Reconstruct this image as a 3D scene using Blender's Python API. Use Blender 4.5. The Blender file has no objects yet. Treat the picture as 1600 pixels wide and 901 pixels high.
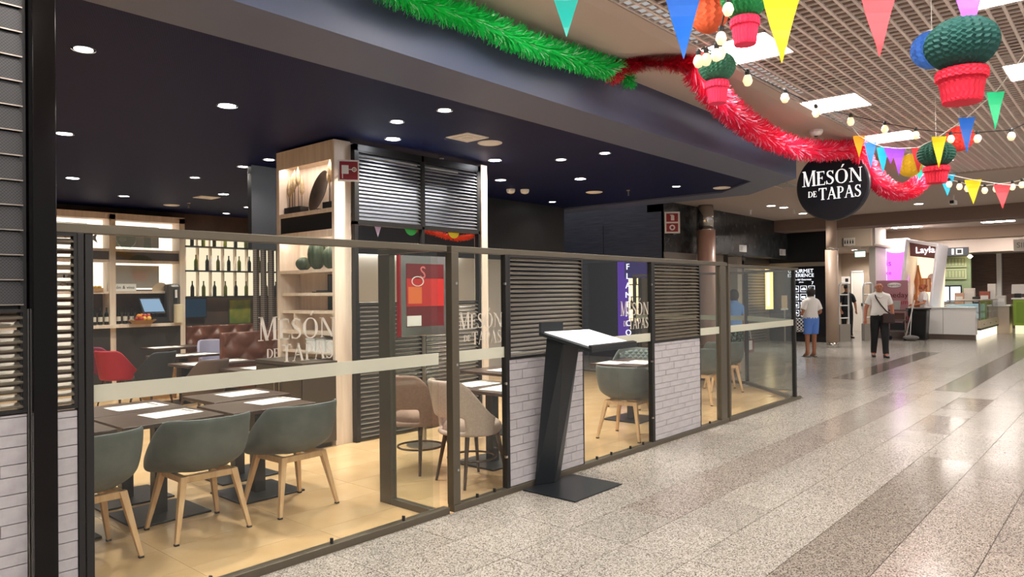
import bpy, bmesh, math, random
from mathutils import Vector, Matrix
random.seed(7)
S = bpy.context.scene
COL = S.collection
PI = math.pi

# ------------------------------------------------------------------ camera
cam_d = bpy.data.cameras.new('camera'); cam = bpy.data.objects.new('camera', cam_d); COL.objects.link(cam)
YAW, PITCH, ROLL, FPX, HCAM = .7198, .0068, -.0100, 1120.0, 1.65
_F = Vector((math.cos(YAW)*math.cos(PITCH), math.sin(YAW)*math.cos(PITCH), math.sin(PITCH)))
_R = Vector((math.sin(YAW), -math.cos(YAW), 0)); _U = _R.cross(_F)
_R, _U = _R*math.cos(ROLL)+_U*math.sin(ROLL), -_R*math.sin(ROLL)+_U*math.cos(ROLL)
cam.matrix_world = Matrix(((_R.x, _U.x, -_F.x, 0), (_R.y, _U.y, -_F.y, 0), (_R.z, _U.z, -_F.z, HCAM), (0, 0, 0, 1)))
cam_d.sensor_width = 36; cam_d.lens = FPX*36/1600; cam_d.clip_end = 200; cam_d.clip_start = .05
S.camera = cam

# ------------------------------------------------------------------ world, exposure
w = bpy.data.worlds.new('world'); S.world = w; w.use_nodes = True
w.node_tree.nodes['Background'].inputs[0].default_value = (1, .97, .95, 1)
w.node_tree.nodes['Background'].inputs[1].default_value = .35
S.view_settings.view_transform = 'Standard'; S.view_settings.look = 'None'
S.view_settings.gamma = 1; S.view_settings.use_curve_mapping = False
S.view_settings.exposure = 0.35
try:
    S.cycles.transparent_max_bounces = 32; S.cycles.max_bounces = 8
    S.cycles.sample_clamp_indirect = 6
except Exception: pass
PANEL_E = 31.0      # concourse light panels
SPOT_E = 190.0      # restaurant downlights

# ------------------------------------------------------------------ materials
def lin(h):
    h = h.lstrip('#'); v = [int(h[i:i+2], 16)/255 for i in (0, 2, 4)]
    return tuple(((c+.055)/1.055)**2.4 if c > .04045 else c/12.92 for c in v)+(1,)
MATS = {}
def mat(name, col, rough=.6, metal=0, spec=.5, emit=0, noise=None, bump=None, emitcol=None):
    """noise=(scale, second colour, contrast lo, hi)  bump=(scale, strength)"""
    if name in MATS: return MATS[name]
    m = bpy.data.materials.new(name); m.use_nodes = True; MATS[name] = m
    nt = m.node_tree; b = nt.nodes['Principled BSDF']
    b.inputs['Base Color'].default_value = lin(col); b.inputs['Roughness'].default_value = rough
    b.inputs['Metallic'].default_value = metal; b.inputs['Specular IOR Level'].default_value = spec
    if emit:
        b.inputs['Emission Color'].default_value = lin(emitcol or col); b.inputs['Emission Strength'].default_value = emit
    if noise or bump:
        tc = nt.nodes.new('ShaderNodeTexCoord')
    if noise:
        n = nt.nodes.new('ShaderNodeTexNoise'); n.inputs['Scale'].default_value = noise[0]; n.inputs['Detail'].default_value = 4
        nt.links.new(tc.outputs['Object'], n.inputs['Vector'])
        r = nt.nodes.new('ShaderNodeValToRGB'); r.color_ramp.elements[0].color = lin(col); r.color_ramp.elements[1].color = lin(noise[1])
        r.color_ramp.elements[0].position = noise[2] if len(noise) > 2 else .35; r.color_ramp.elements[1].position = noise[3] if len(noise) > 3 else .65
        nt.links.new(n.outputs['Fac'], r.inputs[0]); nt.links.new(r.outputs[0], b.inputs['Base Color'])
    if bump:
        n = nt.nodes.new('ShaderNodeTexNoise'); n.inputs['Scale'].default_value = bump[0]
        nt.links.new(tc.outputs['Object'], n.inputs['Vector'])
        bp = nt.nodes.new('ShaderNodeBump'); bp.inputs['Strength'].default_value = bump[1]; bp.inputs['Distance'].default_value = .01
        nt.links.new(n.outputs['Fac'], bp.inputs['Height']); nt.links.new(bp.outputs[0], b.inputs['Normal'])
    return m
def emis(name, col, k):
    if name in MATS: return MATS[name]
    m = bpy.data.materials.new(name); m.use_nodes = True; MATS[name] = m
    nt = m.node_tree; nt.nodes.clear()
    o = nt.nodes.new('ShaderNodeOutputMaterial'); e = nt.nodes.new('ShaderNodeEmission')
    e.inputs[0].default_value = lin(col); e.inputs[1].default_value = k; nt.links.new(e.outputs[0], o.inputs[0]); return m
def glass_mat(name, tint=(.96, .98, .97), ior=1.45):
    m = bpy.data.materials.new(name); m.use_nodes = True; MATS[name] = m
    nt = m.node_tree; nt.nodes.clear()
    o = nt.nodes.new('ShaderNodeOutputMaterial'); t = nt.nodes.new('ShaderNodeBsdfTransparent'); g = nt.nodes.new('ShaderNodeBsdfGlossy')
    t.inputs[0].default_value = tint+(1,); g.inputs['Roughness'].default_value = .0
    f = nt.nodes.new('ShaderNodeLayerWeight'); f.inputs[0].default_value = .5; f0 = ((ior-1)/(ior+1))**2
    pw = nt.nodes.new('ShaderNodeMath'); pw.operation = 'POWER'; pw.inputs[1].default_value = 5; ma = nt.nodes.new('ShaderNodeMath'); ma.operation = 'MULTIPLY_ADD'; ma.inputs[1].default_value = 1-f0; ma.inputs[2].default_value = f0
    mx = nt.nodes.new('ShaderNodeMixShader'); nt.links.new(f.outputs['Facing'], pw.inputs[0]); nt.links.new(pw.outputs[0], ma.inputs[0])
    nt.links.new(ma.outputs[0], mx.inputs[0]); nt.links.new(t.outputs[0], mx.inputs[1]); nt.links.new(g.outputs[0], mx.inputs[2]); nt.links.new(mx.outputs[0], o.inputs[0])
    return m
def etched_mat(name, col, a):
    m = bpy.data.materials.new(name); m.use_nodes = True; MATS[name] = m
    nt = m.node_tree; nt.nodes.clear()
    o = nt.nodes.new('ShaderNodeOutputMaterial'); t = nt.nodes.new('ShaderNodeBsdfTransparent'); d = nt.nodes.new('ShaderNodeBsdfDiffuse'); tr = nt.nodes.new('ShaderNodeBsdfTranslucent')
    d.inputs[0].default_value = lin(col); tr.inputs[0].default_value = lin(col)
    m1 = nt.nodes.new('ShaderNodeMixShader'); m1.inputs[0].default_value = .45; m2 = nt.nodes.new('ShaderNodeMixShader'); m2.inputs[0].default_value = a
    nt.links.new(d.outputs[0], m1.inputs[1]); nt.links.new(tr.outputs[0], m1.inputs[2]); nt.links.new(t.outputs[0], m2.inputs[1]); nt.links.new(m1.outputs[0], m2.inputs[2]); nt.links.new(m2.outputs[0], o.inputs[0])
    return m
def speckle(name, base, dark, light, scale, rough, spec=.5):
    """granite: cell noise speckle of three tones plus a slow tone drift per tile"""
    m = bpy.data.materials.new(name); m.use_nodes = True; MATS[name] = m
    nt = m.node_tree; b = nt.nodes['Principled BSDF']; b.inputs['Roughness'].default_value = rough; b.inputs['Specular IOR Level'].default_value = spec
    tc = nt.nodes.new('ShaderNodeNewGeometry'); v = nt.nodes.new('ShaderNodeTexVoronoi'); v.inputs['Scale'].default_value = scale
    nt.links.new(tc.outputs['Position'], v.inputs['Vector'])
    r = nt.nodes.new('ShaderNodeValToRGB'); r.color_ramp.interpolation = 'LINEAR'
    e = r.color_ramp.elements; e[0].position = .12; e[0].color = lin(dark); e[1].position = .85; e[1].color = lin(light)
    k = e.new(.4); k.color = lin(base)
    sx = nt.nodes.new('ShaderNodeSeparateColor'); nt.links.new(v.outputs['Color'], sx.inputs[0]); nt.links.new(sx.outputs[0], r.inputs[0])
    oi = nt.nodes.new('ShaderNodeObjectInfo'); mp = nt.nodes.new('ShaderNodeMapRange'); mp.inputs[3].default_value = .9; mp.inputs[4].default_value = 1.06
    nt.links.new(oi.outputs['Random'], mp.inputs[0])
    mx = nt.nodes.new('ShaderNodeVectorMath'); mx.operation = 'SCALE'; nt.links.new(r.outputs[0], mx.inputs[0]); nt.links.new(mp.outputs[0], mx.inputs['Scale'])
    nt.links.new(mx.outputs[0], b.inputs['Base Color']); return m
def wood_mat(name, c1, c2, scale=3.0, axis=2, rough=.55, stretch=12):
    m = bpy.data.materials.new(name); m.use_nodes = True; MATS[name] = m
    nt = m.node_tree; b = nt.nodes['Principled BSDF']; b.inputs['Roughness'].default_value = rough
    tc = nt.nodes.new('ShaderNodeTexCoord'); mp = nt.nodes.new('ShaderNodeMapping'); s = [stretch]*3; s[axis] = 1
    mp.inputs['Scale'].default_value = s; n = nt.nodes.new('ShaderNodeTexNoise'); n.inputs['Scale'].default_value = scale; n.inputs['Detail'].default_value = 6; n.inputs['Distortion'].default_value = .6
    r = nt.nodes.new('ShaderNodeValToRGB'); r.color_ramp.elements[0].position = .3; r.color_ramp.elements[1].position = .7
    r.color_ramp.elements[0].color = lin(c1); r.color_ramp.elements[1].color = lin(c2)
    nt.links.new(tc.outputs['Object'], mp.inputs[0]); nt.links.new(mp.outputs[0], n.inputs['Vector']); nt.links.new(n.outputs['Fac'], r.inputs[0]); nt.links.new(r.outputs[0], b.inputs['Base Color'])
    return m
def perforated_mat(name, c1, c2, sx, sy, sz, rough=.5):
    """rows of small dark slots, for perforated sheet metal"""
    m = bpy.data.materials.new(name); m.use_nodes = True; MATS[name] = m
    nt = m.node_tree; b = nt.nodes['Principled BSDF']; b.inputs['Roughness'].default_value = rough; b.inputs['Metallic'].default_value = .3
    tc = nt.nodes.new('ShaderNodeTexCoord'); mp = nt.nodes.new('ShaderNodeMapping'); mp.inputs['Scale'].default_value = (sx, sy, sz); mp.inputs['Rotation'].default_value = (PI/2, 0, 0)
    br = nt.nodes.new('ShaderNodeTexBrick'); br.inputs['Scale'].default_value = 1; br.inputs['Color1'].default_value = lin(c2); br.inputs['Color2'].default_value = lin(c2); br.inputs['Mortar'].default_value = lin(c1)
    br.inputs['Mortar Size'].default_value = .25; br.inputs['Brick Width'].default_value = 1; br.inputs['Row Height'].default_value = 1
    nt.links.new(tc.outputs['Object'], mp.inputs[0]); nt.links.new(mp.outputs[0], br.inputs[0]); nt.links.new(br.outputs[0], b.inputs['Base Color']); return m
def quilt_mat(name, col, scale, rough=.75, strength=.8):
    """diamond quilting as relief"""
    m = bpy.data.materials.new(name); m.use_nodes = True; MATS[name] = m
    nt = m.node_tree; b = nt.nodes['Principled BSDF']; b.inputs['Base Color'].default_value = lin(col); b.inputs['Roughness'].default_value = rough
    tc = nt.nodes.new('ShaderNodeTexCoord'); hs = []
    for ang in (PI/4, -PI/4):
        mp = nt.nodes.new('ShaderNodeMapping'); mp.inputs['Rotation'].default_value = (0, ang, 0)
        wv = nt.nodes.new('ShaderNodeTexWave'); wv.inputs['Scale'].default_value = scale; wv.bands_direction = 'X'
        nt.links.new(tc.outputs['Object'], mp.inputs[0]); nt.links.new(mp.outputs[0], wv.inputs[0]); hs.append(wv)
    mn = nt.nodes.new('ShaderNodeMath'); mn.operation = 'MINIMUM'; nt.links.new(hs[0].outputs['Fac'], mn.inputs[0]); nt.links.new(hs[1].outputs['Fac'], mn.inputs[1])
    bp = nt.nodes.new('ShaderNodeBump'); bp.inputs['Strength'].default_value = strength; bp.inputs['Distance'].default_value = .02
    nt.links.new(mn.outputs[0], bp.inputs['Height']); nt.links.new(bp.outputs[0], b.inputs['Normal']); return m

GLASS = glass_mat('clear_glass', (.93, .95, .93)); ETCH = etched_mat('etched_film', '#d2d2c4', .72); LETTER = etched_mat('etched_letter', '#d8d2c8', .8)
FRAME = mat('bronze_frame', '#5d564a', .38, .55)
FRAMED = mat('dark_frame', '#2b2a2a', .4, .5)
BLACKM = mat('black_steel', '#24282c', .35, .3)
SLAT = mat('slat_bronze', '#746d60', .42, .5)
SLATD = mat('slat_dark', '#41454b', .38, .4)
BRICK = mat('glazed_brick', '#aca8aa', .45, noise=(14, '#999598', .3, .75), bump=(40, .12))
GROUT = mat('grout', '#70686a', .9)
GRAN = speckle('granite_light', '#979189', '#605a52', '#b9b3aa', 150, .21)
GRANB = speckle('granite_brown', '#8c837b', '#564d46', '#ada49b', 150, .17)
GRAND = speckle('granite_dark', '#7c756d', '#50483f', '#9c948b', 150, .14)
BEIGE = mat('beige_stone', '#cfaa7c', .17, noise=(2.5, '#dcbb90', .3, .7))
GROUTF = mat('floor_grout', '#4a443e', .9)
PLASTER = mat('plaster', '#b7a79c', .85)
CEILD = perforated_mat('dark_ceiling_mesh', '#050c2e', '#0b1c54', 60, 60, 60, .6)
CEILD.node_tree.nodes['Principled BSDF'].inputs['Metallic'].default_value = 0; CEILD.node_tree.nodes['Principled BSDF'].inputs['Specular IOR Level'].default_value = .12
CEILD.node_tree.nodes['Mapping'].inputs['Rotation'].default_value = (0, 0, 0)
BEAM = mat('dark_paint', '#4d5670', .5, bump=(6, .03))
GRIDM = mat('grid_bar', '#e2d6d0', .6)
PLENUM = mat('plenum', '#8a7468', .9)
WOODL = wood_mat('pale_oak', '#d4bfac', '#e6d6c6', 1.4, 2)
WOODLEG = wood_mat('beech_leg', '#c99f72', '#dbb88d', 3, 2)
WOODD = wood_mat('dark_table', '#3a2c26', '#54423a', 3, 0, .3)
WALNUT = wood_mat('walnut_leg', '#3c2c22', '#513d30', 4, 2, .45)
DWALL = wood_mat('dark_wall_grain', '#353b4c', '#4b5266', 2.2, 1, .35, 18)
STONE = mat('dark_marble', '#25282b', .22, noise=(5, '#4b4d4e', .35, .8))
STONEG = mat('grey_stone_trim', '#857c72', .5)
SHELL = mat('shell_teal', '#525957', .6, noise=(9, '#606664', .3, .7))
PADQ = quilt_mat('quilted_pad', '#67706f', 5.5)
BEIGEF = mat('taupe_fabric', '#96776a', .85, noise=(60, '#a58678', .3, .7))
BEIGEF2 = mat('oyster_fabric', '#b8a396', .85, noise=(60, '#c5b1a5', .3, .7))
REDF = mat('red_velvet', '#a01225', .7); MAGF = mat('plum_velvet', '#6d1638', .7); LILACF = mat('lilac_fabric', '#8d8aa0', .85)
BLACKF = mat('black_fabric', '#26272b', .8); BROWNF = mat('cocoa_fabric', '#57473f', .8)
LEATHER = mat('brown_leather', '#6b3d2c', .38)
WHITE = mat('white_paint', '#e9e6e2', .5); PAPER = mat('paper', '#f4f2ee', .7); BLACKP = mat('black_paint', '#15161a', .5)
CHROME = mat('chrome', '#c9c5c0', .18, 1); STEEL = mat('brushed_steel', '#a59a8f', .3, .9)
TAUPE = mat('taupe_column', '#a8917f', .42)
REDSIGN = mat('sign_red', '#8f1220', .4); WOODBOX = mat('crate_wood', '#b38a5c', .7)
PANEL = emis('light_panel', '#fff6ee', PANEL_E); LAMP = emis('lamp_disc', '#fffaf4', 14); LAMPB = emis('lamp_bright', '#f4f8ff', 60)
LED = emis('led_strip', '#fff6ec', 46); BACKLIT = emis('backlit_panel', '#fff2e0', 1.5)
SKIN = mat('skin', '#b98566', .6); SKIND = mat('skin_tan', '#a06a4d', .6)

# ------------------------------------------------------------------ mesh helpers
class MB:
    def __init__(s): s.v = []; s.f = []; s.mi = []; s.cur = 0
    def add(s, vs, fs):
        n = len(s.v); s.v += [tuple(p) for p in vs]; s.f += [tuple(i+n for i in q) for q in fs]; s.mi += [s.cur]*len(fs); return s
    def box(s, x0, x1, y0, y1, z0, z1):
        return s.add([(x0,y0,z0),(x1,y0,z0),(x1,y1,z0),(x0,y1,z0),(x0,y0,z1),(x1,y0,z1),(x1,y1,z1),(x0,y1,z1)],
                     [(0,3,2,1),(4,5,6,7),(0,1,5,4),(1,2,6,5),(2,3,7,6),(3,0,4,7)])
    def cbox(s, x, y, z, sx, sy, sz): return s.box(x-sx/2, x+sx/2, y-sy/2, y+sy/2, z, z+sz)
    def hexa(s, b, t):   # four bottom pts, four top pts
        return s.add(list(b)+list(t), [(0,3,2,1),(4,5,6,7),(0,1,5,4),(1,2,6,5),(2,3,7,6),(3,0,4,7)])
    def prism(s, poly, z0, z1):
        n = len(poly); return s.add([(x,y,z0) for x,y in poly]+[(x,y,z1) for x,y in poly], [tuple(range(n))[::-1], tuple(range(n,2*n))]+[(i,(i+1)%n,(i+1)%n+n,i+n) for i in range(n)])
    def slab(s, poly, y0, y1):  # polygon in xz, thickness along y
        n = len(poly); return s.add([(x,y0,z) for x,z in poly]+[(x,y1,z) for x,z in poly], [tuple(range(n)), tuple(range(n,2*n))[::-1]]+[(i,i+n,(i+1)%n+n,(i+1)%n) for i in range(n)])
    def lathe(s, prof, n=20, c=(0,0,0), cap=True, rx=1, ry=1):
        base = [(c[0]+r*rx*math.cos(2*PI*k/n), c[1]+r*ry*math.sin(2*PI*k/n), c[2]+z) for r, z in prof for k in range(n)]
        fs = [(i*n+k, i*n+(k+1)%n, (i+1)*n+(k+1)%n, (i+1)*n+k) for i in range(len(prof)-1) for k in range(n)]
        if cap: fs += [tuple(range(n))[::-1], tuple(range((len(prof)-1)*n, len(prof)*n))]
        return s.add(base, fs)
    def tube(s, pts, r, n=8, cap=True):
        pts = [Vector(p) for p in pts]; m = len(pts); rs = r if hasattr(r, '__len__') else [r]*m; vs = []
        up = None
        for i, p in enumerate(pts):
            t = (pts[min(i+1, m-1)]-pts[max(i-1, 0)]).normalized()
            if up is None: up = Vector((0,0,1)) if abs(t.z) < .9 else Vector((1,0,0))
            a = t.cross(up).normalized(); b = a.cross(t).normalized(); up = b
            vs += [p+(a*math.cos(2*PI*k/n)+b*math.sin(2*PI*k/n))*rs[i] for k in range(n)]
        fs = [(i*n+k, (i+1)*n+k, (i+1)*n+(k+1)%n, i*n+(k+1)%n) for i in range(m-1) for k in range(n)]
        if cap: fs += [tuple(range(n)), tuple(range((m-1)*n, m*n))[::-1]]
        return s.add(vs, fs)
    def sphere(s, c, r, n=14, m=8, sx=1, sy=1, sz=1):
        prof = [(max(r*math.sin(PI*i/m), .0005), -r*math.cos(PI*i/m)*sz) for i in range(m+1)]
        return s.lathe(prof, n, c, True, sx, sy)
    def mesh(s, name, *mats, smooth=False):
        me = bpy.data.meshes.new(name); me.from_pydata(s.v, [], s.f)
        for m in mats: me.materials.append(m)
        if len(mats) > 1: me.polygons.foreach_set('material_index', s.mi)
        if smooth: me.polygons.foreach_set('use_smooth', [True]*len(me.polygons))
        me.update(); return me
    def build(s, name, m, parent=None, smooth=False, bevel=0, loc=None, rz=0, solid=0, sub=0):
        mm = m if isinstance(m, (list, tuple)) else [m]
        o = bpy.data.objects.new(name, s.mesh(name, *mm, smooth=smooth)); COL.objects.link(o)
        if parent: o.parent = parent
        if loc is not None: o.location = loc
        if rz: o.rotation_euler.z = rz
        if solid: md = o.modifiers.new('solid', 'SOLIDIFY'); md.thickness = solid; md.offset = -1
        if sub: md = o.modifiers.new('sub', 'SUBSURF'); md.levels = sub; md.render_levels = sub
        if bevel: md = o.modifiers.new('bevel', 'BEVEL'); md.width = bevel; md.segments = 2; md.limit_method = 'ANGLE'
        return o
def tag(o, label=None, cat=None, group=None, kind=None):
    if label: o['label'] = label
    if cat: o['category'] = cat
    if group: o['group'] = group
    if kind: o['kind'] = kind
    return o
def thing(name, label, cat, loc=(0,0,0), rz=0, group=None):
    o = bpy.data.objects.new(name, None); COL.objects.link(o); o.location = loc; o.rotation_euler.z = rz; o.empty_display_size = .1
    return tag(o, label, cat, group)
def inst(name, me, parent=None, loc=(0,0,0), rot=(0,0,0), scale=(1,1,1)):
    o = bpy.data.objects.new(name, me); COL.objects.link(o); o.parent = parent; o.location = loc; o.rotation_euler = rot; o.scale = scale; return o
def struct(o): o['kind'] = 'structure'; return o
def dup(root, loc, rz=0, label=None, group=None):
    r = root.copy(); COL.objects.link(r); r.location = loc; r.rotation_euler.z = rz
    if label: r['label'] = label
    if group: r['group'] = group
    for ch in list(root.children):
        c = ch.copy(); COL.objects.link(c); c.parent = r
        for g in ch.children:
            d = g.copy(); COL.objects.link(d); d.parent = c
    return r
def text_obj(name, txt, size, m, parent, loc, rot, depth=.002, align='CENTER', xs=1.0):
    cu = bpy.data.curves.new(name, 'FONT'); cu.body = txt; cu.size = size; cu.extrude = depth; cu.align_x = align; cu.align_y = 'CENTER'; cu.resolution_u = 3
    t = bpy.data.objects.new(name, cu); COL.objects.link(t)
    dg = bpy.context.evaluated_depsgraph_get(); me = bpy.data.meshes.new_from_object(t.evaluated_get(dg)); me.name = name
    bpy.data.objects.remove(t); me.materials.clear(); me.materials.append(m)
    o = bpy.data.objects.new(name, me); COL.objects.link(o); o.parent = parent; o.location = loc; o.rotation_euler = rot; o.scale = (xs, 1, 1); return o

# ---- serif lettering, built glyph by glyph (cap height 1)
TH, TN, SE = .15, .05, .035
def _q(a, b, c, d): return [a, b, c, d]
def _st(x0, y0, x1, y1, wd): return [(x0-wd/2,y0),(x0+wd/2,y0),(x1+wd/2,y1),(x1-wd/2,y1)]
def _sf(xc, y, wd): return [(xc-wd/2,y),(xc+wd/2,y),(xc+wd/2,y+SE),(xc-wd/2,y+SE)]
def _arc(cx, cy, rx, ry, a0, a1, wmax, wmin, n=18):
    out = []
    for k in range(n):
        q = []
        for a in (a0+(a1-a0)*k/n, a0+(a1-a0)*(k+1)/n):
            wd = wmin+(wmax-wmin)*abs(math.cos(a))**1.5; q.append(((cx+rx*math.cos(a), cy+ry*math.sin(a)), (cx+(rx-wd)*math.cos(a), cy+(ry-min(wd, .06))*math.sin(a))))
        out.append([q[0][0], q[1][0], q[1][1], q[0][1]])
    return out
def _poly(pts, ws):
    out = []
    for i in range(len(pts)-1):
        (x0,y0),(x1,y1) = pts[i], pts[i+1]; dx, dy = x1-x0, y1-y0; L = math.hypot(dx, dy); nx, ny = -dy/L, dx/L
        out.append([(x0+nx*ws[i]/2,y0+ny*ws[i]/2),(x1+nx*ws[i+1]/2,y1+ny*ws[i+1]/2),(x1-nx*ws[i+1]/2,y1-ny*ws[i+1]/2),(x0-nx*ws[i]/2,y0-ny*ws[i]/2)])
    return out
def glyph(c):
    if c == 'M': return 1.02, [_st(.16,0,.16,1,TN), _st(.46,0,.18,1,TH), _st(.46,0,.80,1,TN), _st(.86,0,.84,1,TH), _sf(.14,0,.26), _sf(.14,1-SE,.22), _sf(.86,0,.30), _sf(.87,1-SE,.24)]
    if c == 'E': return .66, [_st(.17,0,.17,1,TH), [(.1,0),(.6,0),(.6,SE+.02),(.1,SE+.02)], [(.1,1-SE-.02),(.57,1-SE-.02),(.57,1),(.1,1)], [(.1,.49),(.44,.49),(.44,.54),(.1,.54)], [(.56,0),(.6,0),(.63,.22),(.6,.22)], [(.55,.8),(.58,.8),(.57,1),(.53,1)], [(.41,.4),(.44,.4),(.44,.63),(.41,.63)], _sf(.12,0,.2), _sf(.12,1-SE,.2)]
    if c == 'N': return .92, [_st(.17,0,.17,1,TN), _st(.78,0,.2,1,TH), _st(.78,0,.78,1,TN), _sf(.17,0,.24), _sf(.13,1-SE,.2), _sf(.78,1-SE,.24)]
    if c == 'O': return .96, _arc(.48,.5,.42,.52,0,2*PI,.16,.05,36)
    if c == 'Ó': return .96, _arc(.48,.5,.42,.52,0,2*PI,.16,.05,36)+[[(.46,1.12),(.52,1.12),(.68,1.34),(.56,1.34)]]
    if c == 'S':
        p = [(.50,.82),(.44,.93),(.33,.975),(.2,.94),(.13,.83),(.14,.70),(.22,.60),(.36,.51),(.47,.41),(.52,.28),(.48,.13),(.36,.03),(.22,.03),(.12,.1),(.08,.21)]
        return .62, _poly(p, [.04,.05,.055,.07,.1,.12,.14,.15,.14,.12,.09,.06,.05,.05,.04])+[[(.49,.74),(.53,.74),(.53,.99),(.49,.97)],[(.06,.02),(.1,.02),(.1,.28),(.06,.28)]]
    if c == 'D': return .9, [_st(.18,0,.18,1,TH)]+_arc(.34,.5,.5,.5,-PI/2,PI/2,.16,.05,18)+[[(.1,0),(.36,0),(.36,.05),(.1,.05)],[(.1,.95),(.36,.95),(.36,1),(.1,1)],_sf(.13,0,.2)]
    if c == 'T': return .78, [_st(.39,0,.39,1,TH), [(.04,.94),(.74,.94),(.74,1),(.04,1)], [(.03,.78),(.06,.78),(.1,1),(.04,1)], [(.72,.78),(.75,.78),(.74,1),(.68,1)], _sf(.39,0,.32)]
    if c == 'A': return .88, [_st(.12,0,.43,1,TN), _st(.73,0,.43,1.02,TH), [(.2,.34),(.62,.34),(.62,.39),(.2,.39)], _sf(.12,0,.22), _sf(.74,0,.3)]
    if c == 'P': return .68, [_st(.18,0,.18,1,TH)]+_arc(.32,.73,.3,.27,-PI/2,PI/2,.14,.05,14)+[[(.1,.46),(.34,.46),(.34,.5),(.1,.5)],[(.1,.95),(.34,.95),(.34,1),(.1,1)],_sf(.19,0,.32),_sf(.13,1-SE,.2)]
    return .3, []
def word(mb, txt, x, z, hgt, width=None, y0=-.002, y1=.0, first=1.0):
    gl = [glyph(c) for c in txt]; adv = sum(g[0] for g in gl); k = (width/adv) if width else hgt
    for i, (a, polys) in enumerate(gl):
        h = hgt*(first if i == 0 else 1)
        for p in polys: mb.slab([(x+px*k, z+pz*h) for px, pz in p], y0, y1)
        x += a*k
def logo(wd, y0=-.002, y1=0.0):
    mb = MB(); u = wd
    word(mb, 'MESÓN', 0, .355*u, .235*u, u, y0, y1, 1.12)
    word(mb, 'DE', .10*u, .16*u, .10*u, .15*u, y0, y1)
    word(mb, 'TAPAS', .28*u, .10*u, .20*u, .70*u, y0, y1)
    return mb

# ================================================================== STRUCTURE
def px(x, y, z):
    v = Vector((x, y, z-HCAM)); d = v.dot(_F)
    return (800+FPX*v.dot(_R)/d, 450.5-FPX*v.dot(_U)/d, d) if d > .2 else (-9e9, 0, -1)
YP = 3.95          # plane of the shop front
# ---- concourse floor: granite tiles
floor = struct(MB().box(-4, 44, -5, 12, -.12, -.012).build('floor', GROUTF))
TX, TY, X0, Y0 = .667, .4545, 2.685, .738
def tone(x, y):
    if 1.19 < y < 1.645 and x < 8.05: return 2
    if 1.645 < y < 2.1 and (9.3 < x < 10.7 or 11.3 < x < 12.7): return 2
    if 2.1 < y < 2.556 and x > 13.4: return 2
    if 3.92 < y < 4.37 and 13.7 < x < 21.5: return 2
    if 2.556 < y < 3.01 and 4.6 < x < 13: return 1
    if y < 1.19 and x < 9: return 1
    return 0
def in_rest(x, y): return y > YP-.03 and (x < 11.15 or (x < 12.45 and y-x > YP-11.15))
tiles = []
for i in range(-10, 62):
    for j in range(-12, 24):
        cx, cy = X0+(i+.5)*TX, Y0+(j+.5)*TY
        if in_rest(cx, cy) or cy > 11: continue
        a, b, d = px(cx, cy, 0)
        vis = -140 < a < 1740 and b < 1010 and d > 0
        tiles.append((0 if vis else 1, d, cx, cy))
tiles.sort()
TM = [MB().box(-TX/2+.003, TX/2-.003, -TY/2+.003, TY/2-.003, -.02, 0).mesh('floor_tile', m) for m in (GRAN, GRANB, GRAND)]
far = MB()
for k, (inv, d, cx, cy) in enumerate(tiles):
    t = tone(cx, cy)
    if k < 300: inst('floor_tile', TM[t], floor, (cx, cy, random.uniform(-.0006, .0004)))
    else: far.cur = t; far.box(cx-TX/2+.002, cx+TX/2-.002, cy-TY/2+.002, cy+TY/2-.002, -.011, 0)
tag(far.build('far_floor_tiles', [GRAN, GRANB, GRAND], floor), kind='stuff')
# ---- restaurant floor: beige stone
rfloor = struct(MB().prism([(-4, YP-.03), (11.15, YP-.03), (12.4, 5.22), (12.4, 16), (-4, 16)], -.011, -.006).build('floor_dining', mat('beige_grout', '#8d7657', .9)))
RX, RY = .9, .45
rt = []
for i in range(-6, 12):
    for j in range(0, 27):
        cx, cy = 1.99+(i+.5)*RX, 3.92+(j+.5)*RY
        if cx > 12 or (cx-cy) > 6.9: continue
        a, b, d = px(cx, cy, 0); rt.append((0 if (-200 < a < 1300 and d > 0) else 1, d, cx, cy))
rt.sort()
RMs = MB().box(-RX/2+.0015, RX/2-.0015, -RY/2+.0015, RY/2-.0015, -.006, .001).mesh('stone_tile', BEIGE); far = MB()
for k, (inv, d, cx, cy) in enumerate(rt):
    if k < 300: inst('stone_tile', RMs, rfloor, (cx, cy, 0))
    else: far.box(cx-RX/2+.0015, cx+RX/2-.0015, cy-RY/2+.0015, cy+RY/2-.0015, -.006, .001)
tag(far.build('far_stone_tiles', BEIGE, rfloor), kind='stuff')

# ---- restaurant ceiling and the deep dark beam around it
struct(MB().prism([(-4, 4.5), (11.0, 4.5), (11.9, 5.4), (11.9, 16), (-4, 16)], 3.40, 3.45).build('ceiling_restaurant', CEILD))
bm = MB()
o_ = [(-4, YP), (11.15, YP), (12.45, 5.25), (12.45, 16)]; i_ = [(-4, 4.58), (10.95, 4.58), (11.85, 5.48), (11.85, 16)]
for a in range(3): bm.prism([o_[a], o_[a+1], i_[a+1], i_[a]], 3.37, 3.86)
struct(bm.build('trim_1', BEAM))
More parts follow.
